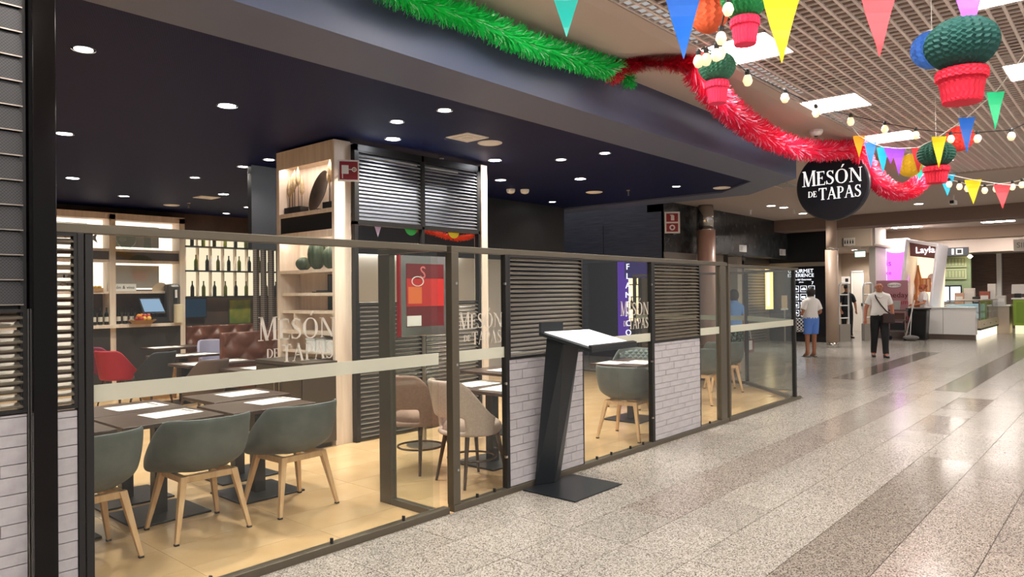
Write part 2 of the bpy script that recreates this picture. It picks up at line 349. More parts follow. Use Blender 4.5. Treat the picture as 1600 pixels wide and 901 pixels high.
# ---- concourse ceiling: plaster border, egg-crate grid with light panels
GZ = 3.885
pl = MB()
pl.prism([(-6, 3.13), (16.0, 3.13), (16.0, 9), (12.3, 9), (12.3, 5.35), (11.0, 4.05), (-6, 4.05)], 3.85, 4.0)
pl.box(16.0, 22.4, -6, 9, 3.85, 4.0)
struct(pl.build('ceiling', PLASTER))
struct(MB().hexa([(-6,3.13,3.85),(16,3.13,3.85),(16,3.02,3.87),(-6,3.02,3.87)][::1], [(-6,3.13,3.99),(16,3.13,3.99),(16,3.02,3.91),(-6,3.02,3.91)]).build('trim_2', PLASTER))
struct(MB().box(-6, 16, -6, 3.13, 4.12, 4.16).build('ceiling_plenum', PLENUM))
PANELS = [(xx, yy) for yy in (2.72, .72, -1.28, -3.28) for xx in (-3.85, -1.25, 1.35, 3.85, 6.45, 9.05, 11.6, 14.1)]
def in_panel(x, y): return any(abs(x-a) < .35 and abs(y-b) < .31 for a, b in PANELS)
gm = MB(); CS = .106; tb = .013; x = -1.0; GY0 = -2.6
while x < 16.0:
    cuts = [(b-.31, b+.31) for a, b in PANELS if abs(x-a) < .355]; cuts.sort(); y = GY0
    for c0, c1 in cuts+[(3.02, 3.02)]:
        if c0 > y: gm.box(x-tb/2, x+tb/2, y, c0, GZ, GZ+.014)
        y = max(y, c1)
    x += CS
y = GY0; k = 0
while y < 3.02:
    wdt = tb*1.7
    cuts = [(a-.36, a+.36) for a, b in PANELS if abs(y-b) < .315]; cuts.sort(); x = -1.0
    for c0, c1 in cuts+[(16.0, 16.0)]:
        if c0 > x: gm.box(x, c0, y-wdt/2, y+wdt/2, GZ-.003, GZ+.014)
        x = max(x, c1)
    y += CS
g = gm.build('ceiling_grid', GRIDM); struct(g)
tag(g, kind='structure')
names = ['above the green tinsel garland', 'next to the honeycomb cactus']
proto = None
for k, (a, b) in enumerate(PANELS):
    lab = {(6.45, 2.72): 'bright square ceiling light panel just behind the yellow pennant', (9.05, 2.72): 'bright square ceiling light panel above the round restaurant sign', (11.6, 2.72): 'bright square ceiling light panel behind the row of small pennants',
           (14.1, 2.72): 'small far ceiling light panel beyond the dark green paper cactus', (9.05, .72): 'ceiling light panel at the right edge beside the green pennant', (6.45, .72): 'ceiling light panel in the top right corner above the purple pennant'}.get((a, b), 'square ceiling light panel of the concourse grid out of view')
    t = thing('ceiling_light', lab, 'light', (a, b, GZ), 0, 'concourse ceiling light panels')
    MB().box(-.355, .355, -.31, .31, .012, .03).build('diffuser', PANEL, t)
    fm = MB(); fm.box(-.36,.36,-.315,-.30,0,.05); fm.box(-.36,.36,.30,.315,0,.05); fm.box(-.36,-.345,-.315,.315,0,.05); fm.box(.345,.36,-.315,.315,0,.05)
    fm.build('frame', GRIDM, t); MB().box(-.36, .36, -.315, .315, .03, .11).build('housing', GRIDM, t)  # opaque housing added to keep the diffuser from lighting the plenum
# ---- beams and ceilings beyond
struct(MB().box(22.4, 23.3, -6, 9, 3.50, 4.0).build('trim_3', mat('beam_brown', '#7c675b', .8)))
struct(MB().box(23.3, 30, -6, 9, 3.86, 3.95).build('ceiling_far', PLASTER))
struct(MB().box(30, 30.7, -6, 9, 3.45, 3.95).build('trim_4', mat('beam_tan', '#a58d7b', .8)))
struct(MB().box(30.7, 44, -6, 12, 3.86, 3.95).build('ceiling_rear', PLASTER))

# ---- walls
# side wall of the passage: dark grained panels, opening of the flamenco bar under it
wr = struct(MB().box(15.45, 15.6, 8.66, 13.6, 2.42, 3.9).box(15.45, 15.6, 10.9, 13.6, 0, 2.42).build('wall_passage', DWALL))
for (y0, y1) in ((8.7, 10.37), (10.39, 12.0), (12.02, 13.58)):
    MB().box(15.425, 15.45, y0, y1, 2.44, 3.38 if y0 > 9 else 3.6).build('panel', DWALL, wr, bevel=.004)
struct(MB().box(10.5, 15.6, 13.6, 13.75, 0, 3.9).build('wall_passage_end', DWALL))
# marble pier and lintel along the widened concourse
ws = struct(MB().box(15.45, 17.3, 8.66, 9.1, 0, 3.9).box(17.3, 23.7, 8.66, 9.1, 2.68, 3.9).build('wall_stone', STONE))
for (a, b) in ((15.46, 16.35), (16.36, 17.29)):
    for (z0, z1) in ((.0, 1.2), (1.21, 2.4), (2.63, 3.25), (3.26, 3.86)): MB().box(a, b, 8.645, 8.66, z0, z1).build('panel', STONE, ws)
for k in range(5):
    a = 17.31+k*1.27; MB().box(a, a+1.26, 8.645, 8.66, 2.70, 3.86).build('panel', STONE, ws)
struct(MB().box(15.45, 17.3, 8.62, 8.66, 2.40, 2.62).build('trim_5', STONEG))
struct(MB().box(17.25, 17.29, 8.60, 8.66, 0, 3.86).build('trim_6', STEEL))
# recessed shop fronts behind, closed by a roller shutter
wb = struct(MB().box(17.3, 23.7, 10.4, 10.5, 0, 2.9).build('wall_shops', mat('shop_back', '#6b5d50', .8)))
struct(MB().box(23.55, 23.9, 7.45, 10.4, 2.55, 3.9).box(23.6, 23.9, 7.45, 10.4, 0, 2.42).build('wall_board', mat('board_black', '#14161b', .4)))
struct(MB().box(23.5, 23.9, 7.45, 10.4, 2.42, 2.55).build('trim_7', STONEG))
# toilet corridor: beige panel above, recess below
CORR = mat('corridor_beige', '#b9a793', .8)
struct(MB().box(25.9, 26.1, 6.75, 9, 3.12, 3.9).box(25.9, 26.0, 7.95, 9, 0, 3.12).build('wall_corridor', CORR))
struct(MB().box(31.0, 31.2, 6.5, 12, 0, 3.2).box(26.1, 31, 9.2, 9.3, 0, 3.2).build('wall_corridor_rear', mat('corridor_rear', '#a3917f', .8)))
struct(MB().box(26.1, 31.0, 6.7, 9.3, 3.13, 3.2).build('ceiling_corridor', mat('corridor_ceiling', '#a8988a', .8)))
struct(MB().box(27.0, 28.4, 6.9, 7.1, 0, 3.9).build('wall_pier', mat('pier_white', '#c9bfb6', .6)))
# far rear walls of the other shops
GREENW = mat('sage_green', '#8fa07a', .6); BRWALL = wood_mat('brown_wall', '#54413a', '#6b544a', 2, 1, .6)
struct(MB().box(35.0, 35.2, 5.3, 7.4, 0, 3.9).build('wall_green', GREENW))
struct(MB().box(37.0, 37.2, -3, 6.3, 0, 3.9).build('wall_rear', BRWALL))
struct(MB().box(36.7, 37.0, 4.45, 4.62, 0, 3.9).box(36.7, 37.0, 3.4, 3.5, 0, 3.9).build('trim_8', WHITE))
struct(MB().box(34.6, 37.0, -3, 7.4, 3.15, 3.86).build('trim_9', PLASTER))
# restaurant back wall and left end
struct(MB().box(-4, 12, 15.1, 15.3, 0, 3.4).build('wall_back', mat('back_wall_brown', '#4a3a33', .7, noise=(3, '#5a473d', .3, .7))))
struct(MB().box(-4, -3.9, 3.95, 15.1, 0, 3.4).build('wall_left', mat('left_wall', '#4a423c', .8)))
# wood doors
d = struct(MB().box(30.93, 31.0, 8.36, 8.79, 0, 2.35).build('door_1', mat('door_white', '#d9d2ca', .5)))
MB().box(30.90, 30.93, 8.34, 8.38, 0, 2.4).box(30.90, 30.93, 8.77, 8.81, 0, 2.4).box(30.90, 30.93, 8.34, 8.81, 2.36, 2.42).build('door_frame', WHITE, d)
MB().box(30.87, 30.93, 8.40, 8.44, 1.0, 1.12).build('door_handle', BLACKP, d)

# ================================================================== SHOP FRONT
def brick_panel(parent, x0, x1, z0, z1, yf, thick=.03):
    """glazed bricks in courses of two heights, each brick its own piece"""
    core = MB().box(x0, x1, yf+.012, yf+.06, z0, z1).build('brick_panel', GROUT, parent)
    cache = {}; z = z0+.002; k = 0; g = .004
    while z < z1-.01:
        h = .080 if k % 2 else .057; h = min(h, z1-z)
        off = (0, .17, .09, .25)[k % 4]; xs = [x0+.001]; xx = x0-off+.34
        while xx < x1-.03:
            if xx > x0+.03: xs.append(xx)
            xx += .34
        xs.append(x1-.001)
        for a, b in zip(xs[:-1], xs[1:]):
            key = (round(b-a, 3), round(h, 3))
            if key not in cache: cache[key] = MB().box(-(b-a)/2+g/2, (b-a)/2-g/2, 0, .012, g/2, h-g/2).mesh('brick', BRICK)
            inst('brick', cache[key], core, ((a+b)/2, yf+random.uniform(-.0012, .0008), z))
        z += h; k += 1
    return core
def louvre(parent, x0, x1, z0, z1, yf, n, m, depth=.042, tilt=.38, frame=None, name='louvre_panel'):
    fr = MB(); t = .016; fr.box(x0, x0+t, yf, yf+depth, z0, z1).box(x1-t, x1, yf, yf+depth, z0, z1).box(x0+t, x1-t, yf, yf+depth, z1-t, z1).box(x0+t, x1-t, yf, yf+depth, z0, z0+t)
    p = fr.build(name, frame or FRAMED, parent)
    L = x1-x0-2*t; me = MB().box(-L/2, L/2, -depth*.52, depth*.52, -.0045, .0045).mesh('slat', m)
    for k in range(n): inst('slat', me, p, ((x0+x1)/2, yf+depth/2, z0+t+(z1-z0-2*t)*(k+.5)/n), (tilt, 0, 0))
    return p
def pane(parent, x0, x1, z0, z1, y, band=True, letters=None):
    p = MB().box(x0, x1, y-.004, y+.004, z0, z1).build('pane', GLASS, parent)
    if band: tag(MB().box(x0, x1, y-.0065, y-.0045, 1.125, 1.212).build('etched_band', ETCH, p), 'pale etched safety band across the glass')
    if letters:
        lo = logo(letters[1], -.0075, -.0055).build('lettering', LETTER, p); lo.location = (letters[0], y, letters[2]); lo['label'] = 'etched lettering reading MESÓN DE TAPAS'
    for zz in (.35, .95, 1.75):
        pass
    return p
def clip(parent, x, z, y): return MB().cbox(x, y-.012, z, .02, .02, .02).build('clip', CHROME, parent)
RT, RB = 2.015, 1.968      # top rail
yf = YP-.03
# first section, beside the black post
t = thing('glass_partition', 'glass partition nearest the black post, with the largest etched restaurant name', 'partition', (0, 0, 0))
MB().box(1.13, 3.735, yf, yf+.06, RB, RT).build('top_rail', FRAME, t, bevel=.004)
MB().box(1.13, 3.735, yf-.005, yf+.065, 0, .05).build('bottom_rail', FRAME, t, bevel=.004)
MB().box(1.24, 1.268, yf, yf+.06, .05, RB).box(1.275, 1.312, yf+.006, yf+.05, .05, RB).build('post', FRAMED, t, bevel=.003)
pane(t, 1.316, 3.66, .05, RB, YP, True, (2.205, .54, 1.19))
for xx in (1.9, 2.7, 3.3): MB().box(xx, xx+.012, yf+.01, yf+.03, .05, .085).build('clip', BLACKP, t)
brick_panel(t, 1.137, 1.24, .05, 1.10, yf+.01)
louvre(t, 1.137, 1.24, 1.11, RB, yf+.005, 21, SLAT)
# return of the first section into the doorway
t = thing('glass_partition', 'short glass return panel at the doorway, set at right angles to the front', 'partition')
MB().box(3.60, 3.66, 4.44, 4.58, .0, RB).build('post', FRAME, t, bevel=.004)
MB().box(3.60, 3.66, YP+.04, 4.58, RB, RT-.005).build('top_rail', FRAME, t, bevel=.004)
MB().box(3.60, 3.66, YP+.04, 4.44, .0, .05).build('bottom_rail', FRAME, t, bevel=.004)
MB().box(3.626, 3.634, YP+.04, 4.44, .05, RB).build('pane', GLASS, t)
# second section
t = thing('glass_partition', 'long middle partition of glass, louvres and pale brick behind the menu lectern', 'partition')
MB().box(3.78, 8.60, yf, yf+.06, RB, RT).build('top_rail', FRAME, t, bevel=.004)
MB().box(3.78, 8.60, yf-.005, yf+.065, 0, .05).build('bottom_rail', FRAME, t, bevel=.004)
MB().box(3.78, 3.855, yf, yf+.07, .05, RB).build('post', FRAME, t, bevel=.004)
MB().box(8.40, 8.56, yf, yf+.07, .05, RB).build('post', FRAME, t, bevel=.004)
for a, b in ((4.395, 4.435), (6.735, 6.785)): MB().box(a, b, yf+.004, yf+.056, .05, RB).build('post', FRAMED, t)
for a in (5.478, 7.852): MB().box(a, a+.014, yf+.01, yf+.05, .05, RB).build('post', FRAMED, t)
pane(t, 3.855, 4.395, .05, RB, YP, True, (3.875, .50, 1.20))
pane(t, 5.492, 6.105, .05, RB, YP); pane(t, 6.109, 6.735, .05, RB, YP, True, (6.15, .555, 1.215))
pane(t, 7.866, 8.40, .05, RB, YP)
brick_panel(t, 4.437, 5.478, .05, 1.10, yf+.012); brick_panel(t, 6.787, 7.852, .05, 1.10, yf+.012)
louvre(t, 4.437, 5.478, 1.105, RB, yf+.004, 22, SLAT); louvre(t, 6.787, 7.852, 1.105, RB, yf+.004, 22, SLAT)
for xx, zz in ((4.39, 1.72), (4.39, .9), (4.39, .3), (6.74, 1.72), (6.74, .9), (6.74, .3), (3.83, 1.72), (3.83, 1.1), (3.83, .3)): clip(t, xx, zz, YP-.01)
for xx in (4.05, 4.25, 5.7, 5.95, 6.3, 6.55, 8.1): MB().box(xx, xx+.012, yf+.01, yf+.03, .05, .08).build('clip', FRAMED, t)
# third section
t = thing('glass_partition', 'last front pane of the glass partition, ending at the corner nearest the waiting woman', 'partition')
MB().box(8.63, 11.10, yf, yf+.06, 1.955, 1.995).build('top_rail', FRAME, t, bevel=.004)
MB().box(8.63, 11.13, yf-.005, yf+.065, 0, .05).build('bottom_rail', FRAME, t, bevel=.004)
MB().box(8.63, 8.68, yf, yf+.06, .05, 1.955).build('post', FRAME, t, bevel=.003); MB().box(10.93, 10.98, yf, yf+.05, .05, 1.955).build('post', FRAMED, t)
pane(t, 8.68, 10.93, .05, 1.955, YP)
def partition_line(lbl, p0, p1):
    (x0, y0), (x1, y1) = p0, p1; L = math.hypot(x1-x0, y1-y0); t = thing('glass_partition', lbl, 'partition', (x0, y0, 0), math.atan2(y1-y0, x1-x0))
    MB().box(0, L, -.03, .03, 1.955, 1.995).build('top_rail', FRAME, t); MB().box(0, L, -.03, .03, 0, .05).build('bottom_rail', FRAME, t)
    MB().box(L-.05, L, -.025, .025, .05, 1.955).build('post', FRAMED, t)
    p = MB().box(.01, L-.05, -.004, .004, .05, 1.955).build('pane', GLASS, t); MB().box(.01, L-.05, -.0065, -.0045, 1.125, 1.212).build('etched_band', ETCH, p)
partition_line('diagonal glass pane cutting off the far front corner of the restaurant', (11.02, 4.0), (12.32, 5.28))
partition_line('far side glass pane running back from the diagonal corner', (12.34, 5.32), (12.34, 7.6))
# the black post and the cladding at the left edge
tag(MB().box(1.036, 1.134, 3.86, 4.0, 0, 3.37).build('square_post', mat('gloss_black', '#0c090a', .12, .0, .25), bevel=.004), 'glossy black square post at the left edge of the shop front', 'post')
cl = thing('wall_cladding', 'narrow cladding of dark ribbed boards, louvres and pale brick left of the black post', 'cladding', (0, 0, 0))
PERF = perforated_mat('perforated_sheet', '#303033', '#0c0b0d', 70, 1, 130)
bme = MB().hexa([(-.9,0,0),(.9,0,0),(.9,.03,0),(-.9,.03,0)], [(-.9,.012,.108),(.9,.012,.108),(.9,.03,.108),(-.9,.03,.108)]).mesh('board', PERF)
glint_me = MB().box(-.9, .9, -.004, .004, -.0025, .0025).mesh('bright_edge', STEEL)  # thin steel line modelled in place of the highlight along each board edge
z = 1.62
while z < 3.36:
    b_ = inst('board', bme, cl, (.115, YP-.02, z)); inst('bright_edge', glint_me, b_); z += .116
MB().box(-.785, 1.0, YP+.01, YP+.06, 1.60, 3.37).build('backing', BLACKP, cl)
MB().box(1.005, 1.03, YP-.01, YP+.05, 1.12, 3.37).build('shadow_gap', BLACKP, cl)
louvre(cl, -.78, 1.028, 1.115, 1.60, YP-.02, 12, SLAT); brick_panel(cl, -.78, 1.028, 0, 1.11, YP-.02)
MB().box(1.028, 1.034, YP-.03, YP+.02, 0, 1.60).build('bright_edge', CHROME, cl)
struct(MB().box(-4, -.78, YP, YP+.1, 0, 3.37).build('wall_front', BLACKP))

# menu lectern
t = thing('menu_lectern', 'dark steel menu lectern with a tilted lit menu board, on the granite outside', 'lectern', (4.9, 3.63, 0))
MB().box(-.34, .34, -.27, .27, 0, .012).build('base_plate', BLACKM, t, bevel=.003)
def W(*q): return [(x-4.9, y-3.63, z) for x, y, z in q]
cb = MB(); cb.hexa(W((4.72,3.90,.012),(4.90,3.83,.012),(5.02,3.86,.012),(4.98,3.905,.012)), W((4.735,3.77,1.27),(4.745,3.60,1.225),(4.93,3.565,1.225),(4.98,3.72,1.27)))
tag(cb.build('column', BLACKM, t, bevel=.004), 'leaning folded steel column')
def plate(c, t0, t1): return MB().hexa(W(*[(x, y, z+t0) for x, y, z in c]), W(*[(x, y, z+t1) for x, y, z in c]))
plate([(4.66,3.79,1.325),(4.68,3.27,1.205),(5.37,3.28,1.205),(5.28,3.71,1.325)], -.03, -.004).build('tray', BLACKM, t)
tag(plate([(4.705,3.77,1.322),(4.725,3.30,1.214),(5.335,3.31,1.214),(5.235,3.69,1.322)], -.002, .003).build('menu_sheet', mat('menu_lit', '#ffffff', .4, emit=.3), t), 'white printed menu sheet')
for k in range(5): v = .15+.16*k; plate([(4.76+.02*v,3.77-.45*v,1.326-.105*v),(4.76+.02*v,3.765-.45*v,1.325-.105*v),(5.18+.08*v,3.70-.40*v,1.325-.105*v),(5.18+.08*v,3.705-.40*v,1.326-.105*v)], .0, .001).build('printed_line', mat('print_pale', '#b9b6b2', .7), t)
plate([(4.68,3.30,1.214),(4.68,3.27,1.206),(5.37,3.28,1.206),(5.36,3.31,1.214)], -.004, .018).build('lip', BLACKP, t)
plate([(4.66,3.79,1.32),(4.67,3.775,1.32),(4.92,3.735,1.32),(4.92,3.75,1.32)], 0, .085).build('back_plate', BLACKM, t)

# ================================================================== RESTAURANT CEILING FITTINGS
CZ = 3.40
RIM = mat('lamp_rim', '#cfcac4', .4)
def spot(loc, e, ang=2.2, col=(1, .92, .81), r=.05, blend=.7):
    l = bpy.data.lights.new('downlight_beam', 'SPOT'); l.energy = e; l.spot_size = ang; l.spot_blend = blend; l.color = col; l.shadow_soft_size = r
    o = bpy.data.objects.new('downlight_beam', l); COL.objects.link(o); o.location = loc; return o
def downlight(x, y, lab, bright, e, grp='recessed downlights in the dark ceiling', r=.075):
    t = thing('downlight', lab, 'downlight', (x, y, CZ), 0, grp)
    MB().lathe([(r+.018, -.006), (r+.018, 0), (r, 0), (r, -.006)], 20, cap=False).build('rim', RIM, t)
    MB().lathe([(r, -.004), (r, 0)], 20).build('lens', LAMPB if bright else LAMP, t)
    if e:
        s = spot((0, 0, -.03), e); s.parent = t
for x, y, lab in [(3.23,6.29,'brightest round downlight, alone above the near tables'), (5.18,6.30,'glaring round downlight just above the slatted screen'), (6.93,6.35,'glaring round downlight beyond the slatted screen, by the round white grille'),
                  (8.97,6.45,'glaring round downlight in the far half of the dark ceiling'), (3.65,11.72,'glaring round downlight at the far left above the bar shelves'), (5.98,11.79,'glaring round downlight over the wine shelves, beside the square vent')]:
    downlight(x, y, lab, True, SPOT_E)
for x, y, lab in [(1.81,5.58,'large round downlight nearest the black post'), (4.69,5.64,'small white downlight left of the square vent, above a glaring one'), (4.71,4.96,'small white downlight nearest the dark beam, above the slatted screen'), (7.54,5.04,'small white downlight of the far half nearest the beam'),
                  (7.50,5.70,'small white downlight of the far half behind the one nearest the beam'), (4.89,9.10,'small white downlight left of the tall oak shelf, second from it'), (4.85,10.43,'small white downlight third from the tall oak shelf'), (4.87,8.40,'small white downlight touching the tall oak shelf in view'),
                  (10.76,5.78,'small white downlight by the chamfered end of the dark ceiling'), (7.40,14.49,'tiny far downlight above the wine shelves'), (10.86,9.16,'tiny far downlight left of a pair by the passage wall'), (10.86,8.47,'tiny far downlight right of a pair by the passage wall')]:
    downlight(x, y, lab, False, SPOT_E*(.06 if x > 10.8 else .45), r=.06)
for x, y in ((1.0, 8.2), (2.6, 8.6), (2.5, 10.5), (4.9, 13.2), (7.2, 13.2), (9.0, 10.5), (.2, 6.2), (8.2, 7.4)):
    downlight(x, y, 'recessed downlight deep in the dining room, not seen from the concourse', False, SPOT_E*.8, 'downlights hidden from the concourse')
for x, y, lab in [(6.09,5.66,'flat round white ceiling grille beside the square vent'), (10.34,7.14,'flat round white ceiling grille in the far half'), (11.45,5.3,'round white ceiling grille at the chamfered far corner'), (6.00,13.87,'flat round ceiling grille far back over the bar')]:
    t = thing('ceiling_grille', lab, 'grille', (x, y, CZ)); MB().lathe([(.02, -.012), (.13, -.012), (.145, -.004), (.145, 0)], 28).build('cover', WHITE, t); MB().lathe([(.115, -.0135), (.12, -.0135)], 28, cap=False).build('ring', RIM, t)
for x, y, a, lab in [(5.69,5.63,.0,'square white ceiling vent beside the round grille'), (5.96,12.37,0,'square white ceiling vent far back near the bar')]:
    t = thing('ceiling_vent', lab, 'vent', (x, y, CZ)); MB().box(-.17,.17,-.17,.17,-.01,0).build('frame', WHITE, t)
    for k in range(3): q = .13-.04*k; MB().box(-q,q,-q,q,-.012-.003*k,-.01).build('louvre', WHITE if k % 2 else RIM, t)
for x, y, lab in [(9.05,7.94,'left one of two white smoke detectors side by side'), (9.25,7.8,'right one of two white smoke detectors side by side')]:
    t = thing('smoke_detector', lab, 'detector', (x, y, CZ)); MB().lathe([(.03,-.07),(.06,-.06),(.075,-.03),(.075,0)], 20).build('body', WHITE, t); MB().lathe([(.02,-.075),(.03,-.07)], 16).build('sensor', RIM, t)
for x, y, lab in [(6.35,6.75,'small ceiling sprinkler above the slatted screen'), (10.57,6.59,'small ceiling sprinkler near the far round grille'), (6.10,13.37,'dark ceiling spotlight knob near the far square vent')]:
    t = thing('sprinkler', lab, 'sprinkler', (x, y, CZ)); MB().lathe([(.03,-.01),(.03,0)], 12).build('plate', RIM, t); MB().lathe([(.022,-.09),(.006,-.085),(.012,-.06),(.012,-.01)], 10).build('nozzle', STEEL, t)

# ================================================================== TALL OAK SHELF UNIT
SX0, SX1, SY0, SY1 = 4.64, 4.93, 6.655, 7.84
t = thing('shelf_unit', 'tall pale oak shelf unit reaching the ceiling, dressed with dried grass and cacti', 'shelf', (0, 0, 0))
MB().box(SX0, SX1-.07, SY0, SY0+.05, 0, 3.37).build('side_panel', WOODL, t, bevel=.003)
MB().box(SX0, SX1, SY1-.06, SY1, 0, 3.37).build('side_panel', WOODL, t, bevel=.003)
MB().box(SX1-.02, SX1, SY0+.05, SY1-.06, .9, 3.37).build('back_panel', WOODL, t)
MB().box(SX0, SX1-.02, SY0+.05, SY1-.06, 3.19, 3.37).build('head_panel', WOODL, t)
for z0, z1 in ((2.575, 2.62), (2.34, 2.385), (1.91, 1.945), (1.645, 1.68), (1.44, 1.475), (1.20, 1.235), (.98, 1.0)):
    MB().box(SX0+(.0 if z0 > 1.9 else .03), SX1-.02, SY0+.05, SY1-.06, z0, z1).build('shelf', WOODL, t)
MB().box(SX0+.02, SX0+.03, SY0+.05, SY1-.06, 2.385, 2.575).build('black_infill', BLACKP, t)
MB().box(SX0+.03, SX1-.02, 7.5, 7.53, 1.235, 1.44).build('divider', WOODL, t)
MB().box(SX0, SX0+.012, SY0+.05, SY1-.06, 3.155, 3.19).build('light_lip', WOODL, t); MB().box(SX0, SX0+.012, SY0+.05, SY1-.06, 2.30, 2.34).build('light_lip', WOODL, t)
for zz in (3.186, 2.336): MB().box(SX0+(.03 if zz > 2 else .06), SX0+(.055 if zz > 2 else .075), SY0+.06, SY1-.07, zz-.004, zz).build('led_strip', LED if zz > 2 else mat('led_dim', '#fff0dd', .5, emit=5), t)
PAMPAS = mat('dried_grass', '#b39a78', .9, noise=(30, '#d0bb98', .3, .7))
def pampas(y, lab, n, half):
    t = thing('dried_grass_stand', lab, 'dried grass', (4.76, y, 2.62))
    MB().box(-.06, .06, -half, half, 0, .085).build('base', BLACKP, t, bevel=.003)
    for k in range(n):
        yy = -half*.75+1.5*half*k/(n-1); hh = .27+.12*((k*7) % 4)/3; xx = random.uniform(-.03, .03)
        s = MB().tube([(xx, yy, .085), (xx, yy, hh)], .004, 6).build('stem', BLACKP, t)
        MB().lathe([(.004, 0), (.03, .05), (.034, .1), (.022, .17), (.002, .25)], 10, (xx, yy, hh-.06), rx=.8, ry=1).build('plume', PAMPAS, s, smooth=True)
pampas(7.60, 'larger stand of dried grass plumes at the left of the top niche', 5, .17)
pampas(6.86, 'smaller stand of dried grass plumes at the right of the top niche', 3, .11)
t = thing('oval_tray', 'dark mottled oval tray leaning between the dried grasses', 'tray', (4.74, 7.13, 2.62))
TRAY = mat('tray_metal', '#3a3430', .4, .5, noise=(7, '#5b4a3e', .3, .7)); tr = MB().lathe([(.003, 0), (.10, 0), (.125, .02), (.13, .03), (.125, .028), (.10, .008), (.003, .008)], 30, rx=1, ry=2.0, cap=False)
tr.v = [(.02+.10*(y*.86+.23)-z, -.5*y-.86*x, .86*y-.5*x+.235) for x, y, z in tr.v]; tr.build('dish', TRAY, t, smooth=True)
MB().box(.0, .06, -.02, .02, 0, .03).build('foot', BLACKP, t)
CACT = mat('cactus_dark', '#23301f', .6, noise=(20, '#35452b', .3, .7))
def cactus(y, r, h, lab, z=1.945):
    t = thing('ceramic_cactus', lab, 'cactus', (4.77, y, z)); mb = MB(); n = 40; m = 10; vs = []; 
    for i in range(m+1):
        a = PI*i/m
        for k in range(n): rr = max(r*math.sin(a), .001)*(1+.09*math.cos(10*2*PI*k/n)); vs.append((rr*math.cos(2*PI*k/n), rr*math.sin(2*PI*k/n), h/2*(1-math.cos(a))))
    mb.add(vs, [(i*n+k, i*n+(k+1)%n, (i+1)*n+(k+1)%n, (i+1)*n+k) for i in range(m) for k in range(n)]); mb.build('ribbed_body', CACT, t, smooth=True)
    MB().lathe([(.02, 0), (.012, .012)], 8, (0, 0, h-.004)).build('crown', PAMPAS, t)
cactus(7.47, .085, .16, 'small round dark green cactus on the oak shelf'); cactus(7.19, .10, .36, 'tall barrel cactus on the oak shelf, middle one of three'); cactus(6.92, .09, .26, 'dark cactus on the oak shelf half hidden by its post')
t = thing('plate_stack', 'black slate plates on the second oak shelf', 'plates', (4.78, 7.0, 1.68))
for k in range(2): MB().cbox(0, -.02*k, .014*k, .16, .4-.14*k, .012).build('plate', BLACKP, t, bevel=.003)
t = thing('picture_frame', 'dark glossy framed panel propped behind the plates', 'frame', (4.895, 6.95, 1.685)); MB().box(-.012,.012,-.2,.2,0,.21).build('frame', BLACKM, t); MB().box(-.014,-.012,-.18,.18,.02,.19).build('face', mat('grey_gloss', '#6d6f74', .2), t)
t = thing('picture_frame', 'dark framed panel on the shelf under the slate plates', 'frame', (4.895, 6.95, 1.48)); MB().box(-.012,.012,-.2,.2,0,.155).build('frame', BLACKM, t); MB().box(-.014,-.012,-.18,.18,.015,.14).build('face', mat('teal_gloss', '#3b4647', .2), t)
for k, (yy, hh) in enumerate(((7.25, .13), (7.05, .14), (6.85, .12))):
    t = thing('white_box', ['white box under the oak cubbyhole, left of three', 'white box under the oak cubbyhole, middle of three', 'white box under the oak cubbyhole, right of three'][k], 'box', (4.78, yy, 1.0)); MB().box(-.07,.07,-.085,.085,0,hh).build('body', PAPER, t, bevel=.004); MB().box(-.075,.075,-.09,.09,hh,hh+.025).build('lid', WHITE, t, bevel=.003)
# service cabinet in front of the shelf
t = thing('service_cabinet', 'dark brown waiter cabinet standing at the foot of the oak shelf', 'cabinet', (4.42, 7.1, 0)); DB = mat('dark_brown_lacquer', '#41382f', .35)
MB().box(-.21, .21, -.47, .47, .06, .90).build('body', DB, t, bevel=.004); MB().box(-.22, .22, -.48, .48, .90, .935).build('top', DB, t, bevel=.003); MB().box(-.18, .18, -.42, .42, 0, .06).build('plinth', BLACKP, t)
for k in range(2): q = MB().box(-.222, -.21, -.45+.46*k, -.01+.46*k, .1, .88).build('door', DB, t); MB().box(-.235, -.222, -.06+.1*k, -.04+.1*k, .6, .75).build('handle', STEEL, q)
# hose reel sign
t = thing('fire_hose_sign', 'red fire hose reel sign projecting from the oak shelf post', 'sign', (4.75, 6.54, 2.9))
MB().box(-.012, .012, -.115, .115, 0, .235).build('plate', WHITE, t)
for sx in (-1, 1): MB().box(sx*.0125-.002, sx*.0125+.002, -.098, .098, .018, .217).build('red_field', REDSIGN, t)
pm = MB(); pm.box(-.019,-.015,.0,.075,.08,.175); pm.box(-.019,-.015,.06,.07,.03,.09); pm.box(-.019,-.015,-.04,.0,.125,.133)
pm.lathe([(.026,0),(.026,.003),(.018,.003),(.018,0)], 16, cap=False); pm.v[-64:] = [(-.016-zz, x-.06, y+.129) for x, y, zz in pm.v[-64:]]
pm.box(-.018,-.015,-.088,-.032,.127,.131); pm.box(-.018,-.015,-.062,-.058,.1,.157)
pm.build('symbol', WHITE, t); MB().tube([(.0, .0, .12), (.10, .072, .12)], .01, 6).build('bracket', WHITE, t)
t.rotation_euler.z = .95

